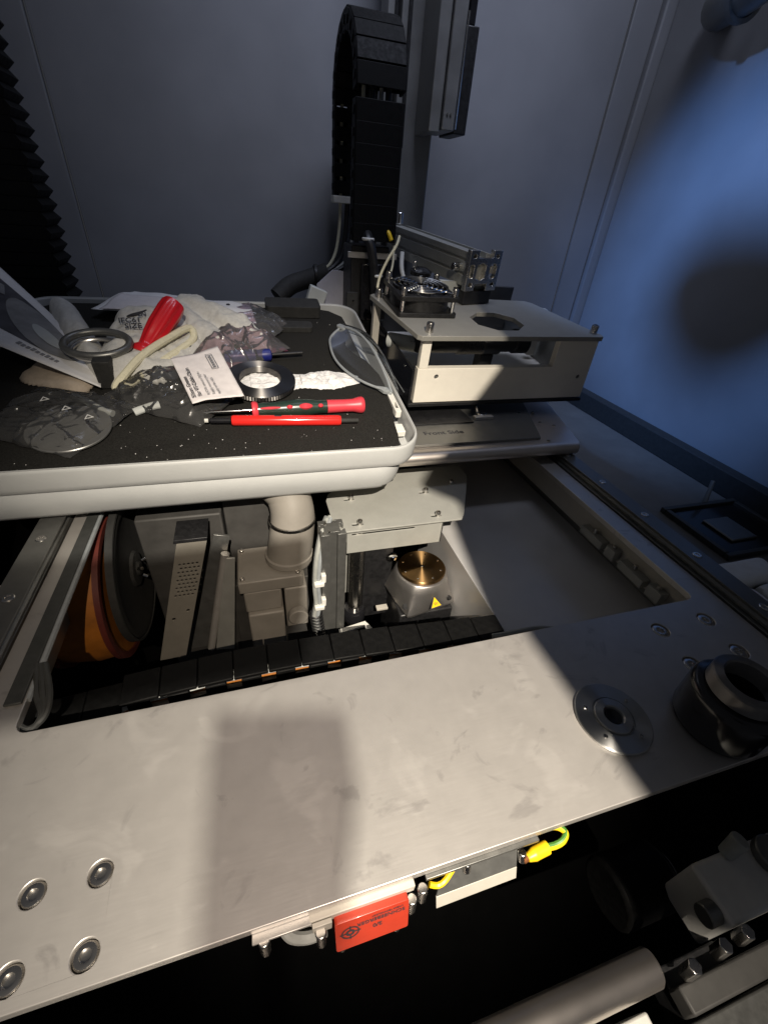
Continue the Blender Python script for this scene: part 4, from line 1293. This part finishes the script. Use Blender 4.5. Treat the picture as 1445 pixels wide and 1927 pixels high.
def temple(s, t):
    P_ = smooth_path(tp, 10)
    p = P_[min(len(P_) - 1, int(s * (len(P_) - 1)))]
    return p + Vector((2.0 * t, 0, -10 * t))
M().grid(temple, 36, 4).build('temple', 'lens_clear', gl, solid=1.6)
M().poly(rrect(-7, 7, -4, 4, 2, 3), 0, 3, (), Matrix.Translation((128, 258, 64)) @ Matrix.Rotation(-.9, 4, 'Z')).build('hinge', 'seal_pale', gl, bevel=0.5)
M().poly([(140, 112), (153, 108), (155, 96), (146, 100)], 57, 61, [circle(149, 104, 1.6, 8)]).build('hinge', 'seal_pale', gl, bevel=0.5)

# ------------------------------------------------------------------ pile at the left of the case
def heightfield(caps, step=2.6, base=FOAM, rough=2.2, seed=1.0, wr=0.05):
    us = [c[0] for c in caps] + [c[2] for c in caps]
    vs = [c[1] for c in caps] + [c[3] for c in caps]
    R = max(c[4] for c in caps) + 4
    u0, u1, v0, v1 = min(us) - R, max(us) + R, min(vs) - R, max(vs) + R
    nu, nv = int((u1 - u0) / step), int((v1 - v0) / step)
    def h(u, v):
        best = 0
        for (a, b, c, d, r, h0, h1) in caps:
            L2 = (c - a) ** 2 + (d - b) ** 2
            t = max(0, min(1, ((u - a) * (c - a) + (v - b) * (d - b)) / max(L2, 1e-6)))
            q_ = math.hypot(u - a - t * (c - a), v - b - t * (d - b)) / r
            if q_ < 1:
                best = max(best, (h0 + (h1 - h0) * t) * (1 - q_ * q_) ** 0.42)
        if best > 0:
            best += rough * min(1, best / 8) * (noise.noise((u * wr, v * wr, seed)) + .6 * (0.5 - abs(noise.noise((u * wr * 2.1, v * wr * 2.1, seed + 5)))) * 2)
        return best
    m = M()
    H = [[h(u0 + i * step, v0 + j * step) for i in range(nu + 1)] for j in range(nv + 1)]
    V = {}
    def vert(i, j):
        if (i, j) not in V:
            V[(i, j)] = m.b.verts.new((u0 + i * step, v0 + j * step, base + max(0.3, H[j][i])))
        return V[(i, j)]
    for j in range(nv):
        for i in range(nu):
            if max(H[j][i], H[j][i + 1], H[j + 1][i], H[j + 1][i + 1]) > 0:
                m.b.faces.new((vert(i, j), vert(i + 1, j), vert(i + 1, j + 1), vert(i, j + 1)))
    for v in m.b.verts:
        v.co.x += 1.2 * noise.noise((v.co.x / 9, v.co.y / 9, 2))
        v.co.y += 1.2 * noise.noise((v.co.x / 9, v.co.y / 9, 7))
    for _ in range(3):
        bmesh.ops.smooth_vert(m.b, verts=m.b.verts, factor=.5, use_axis_x=True, use_axis_y=True, use_axis_z=True)
    return m, h

gv = on_case('work_glove', 'cream knitted work glove with printed palm under the red screwdriver', 'glove', 0, 0, 0)
caps = [(-120, 160, -112, 236, 36, 26, 38), (-104, 166, -90, 238, 36, 22, 34), (-92, 165, -64, 205, 24, 18, 22), (-100, 240, -60, 268, 26, 34, 42)]
gm_, gh = heightfield(caps, 2.0, FOAM, 5.5, 1.0, .055)
palm_ = gm_.build('palm', 'glove', gv, angle=80, solid=0.8)
fm_, _h = heightfield([(-140, 142, -162, 180, 13, 18, 26), (-162, 180, -198, 262, 17, 26, 38)], 2.0, FOAM, 4.0, 4.0, .06)
fm_.build('thumb', 'glove', gv, angle=80, solid=0.8)
fm_, _h = heightfield([(-62, 268, -8, 236, 20, 44, 34), (-8, 236, 16, 212, 15, 32, 22), (-70, 250, -30, 200, 18, 36, 24)], 2.0, FOAM, 6.5, 9.0, .055)
fm_.build('finger', 'glove', gv, angle=80, solid=0.8)
cuff = [(-126, 112, 62), (-106, 134, 66), (-84, 163, 70), (-62, 190, 74), (-56, 200, 79), (-61, 205, 85), (-80, 182, 84), (-104, 150, 80), (-122, 121, 71), (-128, 114, 65)]
M().tube(cuff + [cuff[0]], 4.0, 10).build('cuff', 'glove_cuff', gv)
def gtext(tx, u, v, size):
    w = FOAM + max(gh(u, v), gh(u + 12, v), gh(u + 6, v + 4)) + 2.4
    text_obj(tx, size, 'ink', palm_, Matrix.Translation((u, v, w)) @ Matrix.Rotation(0.10, 4, 'Z') @ Matrix.Rotation(0.45, 4, 'X'), depth=.15, bold=.15)
gtext('EN', -112, 214, 7)
gtext('IEC61', -130, 202, 9)
gtext('SIZE', -122, 188, 9)
w_ = FOAM + gh(-112, 220) + 3.0
M().tube([(-126, 228, w_ - 4), (-119, 225, w_ - 1), (-110, 228, w_), (-103, 234, w_ + 1), (-112, 233, w_ + .5)], lambda t: .5 + 1.6 * math.sin(PI * t), 8).build('logo_swoosh', 'ink', palm_)
mk = M().tube([(-70, 176, 70), (-64, 180, 71), (-60, 188, 73), (-63, 194, 74), (-66, 190, 73)], 1.0, 6)
mk.build('print_mark', 'ink', palm_)

gb = on_case('leather_glove_tip', 'brownish glove tip poking out below the photo sheet', 'glove', 0, 0, 0)
fm_, _h = heightfield([(-208, 154, -168, 134, 14, 8, 10), (-200, 166, -150, 148, 16, 10, 9)], 2.2, FOAM, 1.6, 14.0, .06)
fm_.build('tip', 'glove_brown', gb, angle=80, solid=0.6)

# photo sheet in the corner
ph = on_case('photo_sheet', 'white printed sheet with dark picture leaning up at the left edge', 'printed sheet', 0, 0, 0)
A_, B_, C_, D_ = Vector((-144, 122, 60)), Vector((-150, 170, 66)), Vector((-322, 405, 112)), Vector((-252, 160, 100))
def sheet_pt(s, t, off=0.0):
    p = A_.lerp(D_, s).lerp(B_.lerp(C_, s), t)
    return p + Vector((0, -0.3, 1)) * (off + 2.5 * math.sin(PI * s) * math.sin(PI * t))
sheet_ = M().grid(lambda s, t: sheet_pt(s, t), 24, 16).build('sheet', 'paper', ph, solid=0.5)
M().grid(lambda s, t: sheet_pt(.14 + .80 * s, .5 + (.64 * t - .32) * math.sqrt(max(0.02, 1 - (1 - min(1, s * 2.2)) ** 2)), .9), 30, 14).build('picture', 'picture_dark', sheet_)
M().grid(lambda s, t: sheet_pt(.40 + .26 * (s - .5) * 2 * 1.0 * math.sqrt(max(0.01, 1 - (2 * t - 1) ** 2)), .48 + .30 * (2 * t - 1), 1.6), 16, 14).build('picture_disc', 'picture_grey', sheet_)
M().grid(lambda s, t: sheet_pt(.36 + .11 * (s - .5) * 2 * math.sqrt(max(0.01, 1 - (2 * t - 1) ** 2)), .44 + .11 * (2 * t - 1), 2.2), 10, 10).build('picture_hub', 'pale_grey', sheet_)
M().grid(lambda s, t: sheet_pt(.66 + .18 * s, .62 + .14 * t - .1 * s, 1.9), 6, 4).build('picture_patch', 'picture_grey', sheet_)
p0, p1 = sheet_pt(.62, .10, 1.2), sheet_pt(.30, .10, 1.2)
pf_ = frame(p0, p1 - p0, sheet_pt(.46, .3) - sheet_pt(.46, .1))
for k in range(9):          # a line of print too blurred to read
    M().box(k * 4.6, k * 4.6 + 3.0, 0, 4.0 if k % 3 else 5.2, 0, .2, pf_).build('print_mark', 'ink_grey', sheet_)

# black clamp tool with a ring
ct = on_case('ring_tool', 'dark steel ring tool with square black shank beside the glove', 'tool', 0, 0, 0)
M().tube([(-146 + 30 * math.cos(a), 164 + 21 * math.sin(a), 86 + 3 * math.sin(a)) for a in [2 * PI * k / 40 for k in range(40)]], 3.8, 12, 0, True).build('ring', 'alu_dark', ct)
M().tube([(-146 + 25 * math.cos(a), 163 + 17 * math.sin(a), 80 + 3 * math.sin(a)) for a in [2 * PI * k / 40 for k in range(40)]], 2.0, 10, 0, True).build('inner_ring', 'steel', ct)
M().box(-147, -131, 128, 146, FOAM + 1, 84).build('shank', 'black_matte', ct, bevel=1)
M().box(-134, -112, 142, 154, 66, 74).build('jaw', 'black_matte', ct, bevel=1)
M().tube([(-128, 128, 56), (-118, 124, 58), (-110, 130, 56), (-104, 138, 57)], 3.2, 8).build('strap', 'black', ct)

def bilinear_bag(root, corners, h, material, seed, nu=84, nv=66, name='film', wr=.042, amp=3.0, base=FOAM + 1.2):
    c = [Vector(p) for p in corners]
    def top(s, t):
        p = c[0].lerp(c[1], s).lerp(c[3].lerp(c[2], s), t)
        e = (1 - (2 * s - 1) ** 4) * (1 - (2 * t - 1) ** 4)
        rd_ = max(0, 1 - 3.4 * abs(noise.noise((p.x * wr, p.y * wr, seed)))) ** 1.6 * 1.5
        r2 = max(0, 1 - 3 * abs(noise.noise((p.x * wr * 1.9 + 3, p.y * wr * 1.9, seed + 3)))) ** 1.5
        rd_ += .9 * noise.noise((p.x * .02, p.y * .02, seed + 8))
        edge = 2.0 * noise.noise((p.x / 14, p.y / 14, seed))
        return Vector((p.x + edge, p.y + edge * .7, p.z + 4.5 + h * e ** .6 + amp * (rd_ * .8 + r2 * .4) * (e + .12)))
    return M().grid(top, nu, nv).build(name, material, root, angle=180)

# bag with a disc
b1 = on_case('parts_bag', 'clear plastic bag holding a round grey disc at the front left', 'plastic bag', 0, 0, 0)
bilinear_bag(b1, [(-238, 60, 51.5), (-152, 16, 51.5), (-104, 92, 53), (-196, 128, 53)], 11, 'clear_film', 2.0, amp=3.6)
mkm = M()
for (u, v) in ((-178, 79), (-158, 63), (-138, 48)):
    tr_ = [(4.4 * math.cos(PI / 2 + k * 2 * PI / 3 + .4), 4.4 * math.sin(PI / 2 + k * 2 * PI / 3 + .4)) for k in range(3)]
    ti_ = [(a * .62, b * .62) for a, b in tr_]
    M().poly(tr_, 0, .15, [ti_], Matrix.Translation((u, v, 75))).build('recycling_mark', 'white_print', b1)
dk = on_case('grey_disc', 'round grey metal disc inside the clear bag at the front left', 'disc', -160, 57, FOAM + 2.6, rx=0.03)
M().lathe([(0, 0), (33, 0), (34, .6), (34, 1.8), (33.4, 2.4), (0, 2.4)], 64).build('disc', 'disc_grey', dk, angle=30)
M().lathe([(0, 2.3), (1.3, 2.3), (1.3, 2.9), (0, 3.0)], 12, Matrix.Translation((10, -24, 0))).build('hole_rim', 'chrome', dk)
M().lathe([(0, 2.3), (1.3, 2.3), (1.3, 2.9), (0, 3.0)], 12, Matrix.Translation((-17, -16, 0))).build('hole_rim', 'ink', dk)

b2 = on_case('grease_bag', 'wrinkled clear plastic bag with paper label in front of the glove', 'plastic bag', 0, 0, 0)
bilinear_bag(b2, [(-146, 104, 53), (-50, 52, 52), (-4, 112, 55), (-84, 154, 60)], 14, 'clear_film', 6.0, amp=4.0)
lc = [Vector((-54, 62, 76)), Vector((-7, 76, 76)), Vector((-30, 158, 86)), Vector((-75, 130, 86))]
def lab(s, t, off=0):
    p = lc[0].lerp(lc[1], s).lerp(lc[3].lerp(lc[2], s), t)
    return p + Vector((0, 0, off + 1.2 * math.sin(s * 5 + t * 2) + .8 * noise.noise((p.x / 9, p.y / 9, 1))))
lab_ = M().grid(lab, 24, 26).build('label', 'label_paper', b2, solid=0.3)
xd, yd = lc[3] - lc[0], lc[0] - lc[1]
lines = [('Silicon Grease', 6.0, .03), ('for VT-Cable Chain', 6.0, .14), ('K.VT-R  amount 10g lot', 4.0, .32), ('Supply once per year', 4.0, .42), ('apply on the rails', 4.0, .52)]
for tx, sz, s0 in lines:
    pos = lab(s0 + sz / 75, .06, 2.6)
    text_obj(tx, sz * 0.92, 'ink' if sz > 5 else 'ink_grey', lab_, frame(pos, xd, yd), depth=.08, bold=.05 if sz > 5 else 0)
fr_ = frame(lab(.80, .56, 2.6), xd, yd)
M().poly(rrect(0, 24, 0, 7, .5, 2), 0, .15, [rrect(.8, 23.2, .8, 6.2, .3, 2)], fr_).build('stamp_box', 'ink_grey', lab_)
for k in range(6):
    M().box(2.2 + k * 3.4, 4.4 + k * 3.4, 2.0, 5.0, 0, .15, fr_).build('print_mark', 'ink_grey', lab_)
M().tube([(-88, 88, 60), (-94, 86, 60), (-102, 83, 59), (-110, 79, 58)], 3.8, 10, flat=.6).build('swab', 'pale_grey', b2)
M().tube([(-164, 104, 62), (-152, 95, 62), (-140, 86, 59), (-128, 78, 58)], 3.2, 10).build('grease_tube', 'cable_grey', b2)

b3 = on_case('purple_bag', 'crumpled purple tinted antistatic bag right of the glove', 'plastic bag', 0, 0, 0)
bilinear_bag(b3, [(-60, 176, 62), (-18, 148, 53), (52, 206, 56), (-6, 262, 66)], 14, 'smoky_film', 11.0, amp=4.0)
M().grid(lambda s, t: (Vector((-30, 160, 57)).lerp(Vector((50, 205, 58)), s).lerp(Vector((-20, 190, 62)).lerp(Vector((22, 240, 66)), s), t) + Vector((0, 0, 2.2 * noise.noise((s * 4, t * 3, 2))))), 24, 16).build('inner_sheet', 'purple_film', b3, solid=0.4)
b4 = on_case('zip_bag', 'flat clear zip bag lying behind the purple bag', 'plastic bag', 0, 0, 0)
bilinear_bag(b4, [(-40, 290, 60), (36, 240, 55), (64, 284, 53), (10, 348, 56)], 6, 'smoky_film', 17.0, amp=2.5)
pp = on_case('folded_papers', 'folded white papers with punched hole at the back of the pile', 'papers', 0, 0, 0)
def paper_fn(s, t):
    p = Vector((-180, 300, 66)).lerp(Vector((16, 262, 68)), s).lerp(Vector((-140, 372, 63)).lerp(Vector((10, 338, 62)), s), t)
    return p + Vector((0, 0, 3.0 * noise.noise((p.x / 30, p.y / 24, 5)) + 3 * math.sin(PI * t)))
M().grid(paper_fn, 40, 20).build('sheet', 'paper', pp, solid=0.5)
M().grid(lambda s, t: paper_fn(.05 + .5 * s, .04 + .55 * t) + Vector((0, -8, 4 + 3 * t)), 24, 12).build('sheet', 'label_paper', pp, solid=0.5)
M().lathe([(0, 0), (2.6, 0), (2.6, .4), (0, .5)], 14, Matrix.Translation(paper_fn(.82, .62) + Vector((0, 0, .6)))).build('punched_hole', 'ink', pp)

# ================================================================== ADDED LIGHT BLOCKERS (above, out of the picture)
def project(p, zpl):
    p = Vector(p)
    t = (LAMP.z - zpl) / (LAMP.z - p.z)
    q_ = LAMP + (p - LAMP) * t
    return (q_.x, q_.y)
ZP = 560
wl = thing('torch_blockers', 'added light blockers out of view that shape the torch light', 'light blocker', tuple(LAMP))
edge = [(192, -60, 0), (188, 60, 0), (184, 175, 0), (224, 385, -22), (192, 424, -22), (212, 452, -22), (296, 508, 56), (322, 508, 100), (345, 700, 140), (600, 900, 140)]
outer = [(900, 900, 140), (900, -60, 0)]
M().poly([project(p, ZP) for p in edge + outer], ZP, ZP + 2).build('shade', 'black_matte', wl, world_coords=True)  # unseen flap, outlined from the wanted shadow edge of the torch
M().poly([project(p, ZP) for p in ((-40, 158, 0), (36, 141, 0), (34, 104, 0), (20, 62, 0), (18, 20, 0), (-46, 20, 0), (-44, 90, 0))], ZP, ZP + 2).build('shade_tab', 'dimming_film', wl, world_coords=True)  # added tab, casts the soft dark patch on the deck plate
M().poly([project(p, ZP) for p in ((-260, 204, 0), (18, 204, 0), (34, 256, 0), (40, 352, 0), (-260, 352, 0))], ZP - 6, ZP - 4).build('shade_strip', 'dimming_film_dark', wl, world_coords=True)  # added strip, dims the torch over the left of the pit
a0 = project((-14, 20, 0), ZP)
M().box(a0[0] - 2.5, a0[0] + 2.5, a0[1] - 160, a0[1] + 2, ZP + 2.2, ZP + 5).build('guard_arm', 'dimming_film', wl, world_coords=True)  # added unseen arm of the tab, blocks some torch light too

bl_ = thing('blue_blocker', 'added disc out of view that blocks part of the blue light', 'light blocker', tuple(BLUE))
bdv = (Vector((780, 595, 155)) - BLUE).normalized()
BF_ = frame(BLUE + bdv * 300, bdv.cross(Vector((0, 0, 1))), Vector((0, 0, 1)))
M().poly([(41 * math.cos(a) + 5 * math.sin(2 * a), 36 * math.sin(a) + 2) for a in [2 * PI * k / 32 for k in range(32)]], -1, 1, (), BF_).build('cap', 'black_matte', bl_, world_coords=True)  # added unseen disc, leaves a dark oval in the blue glow
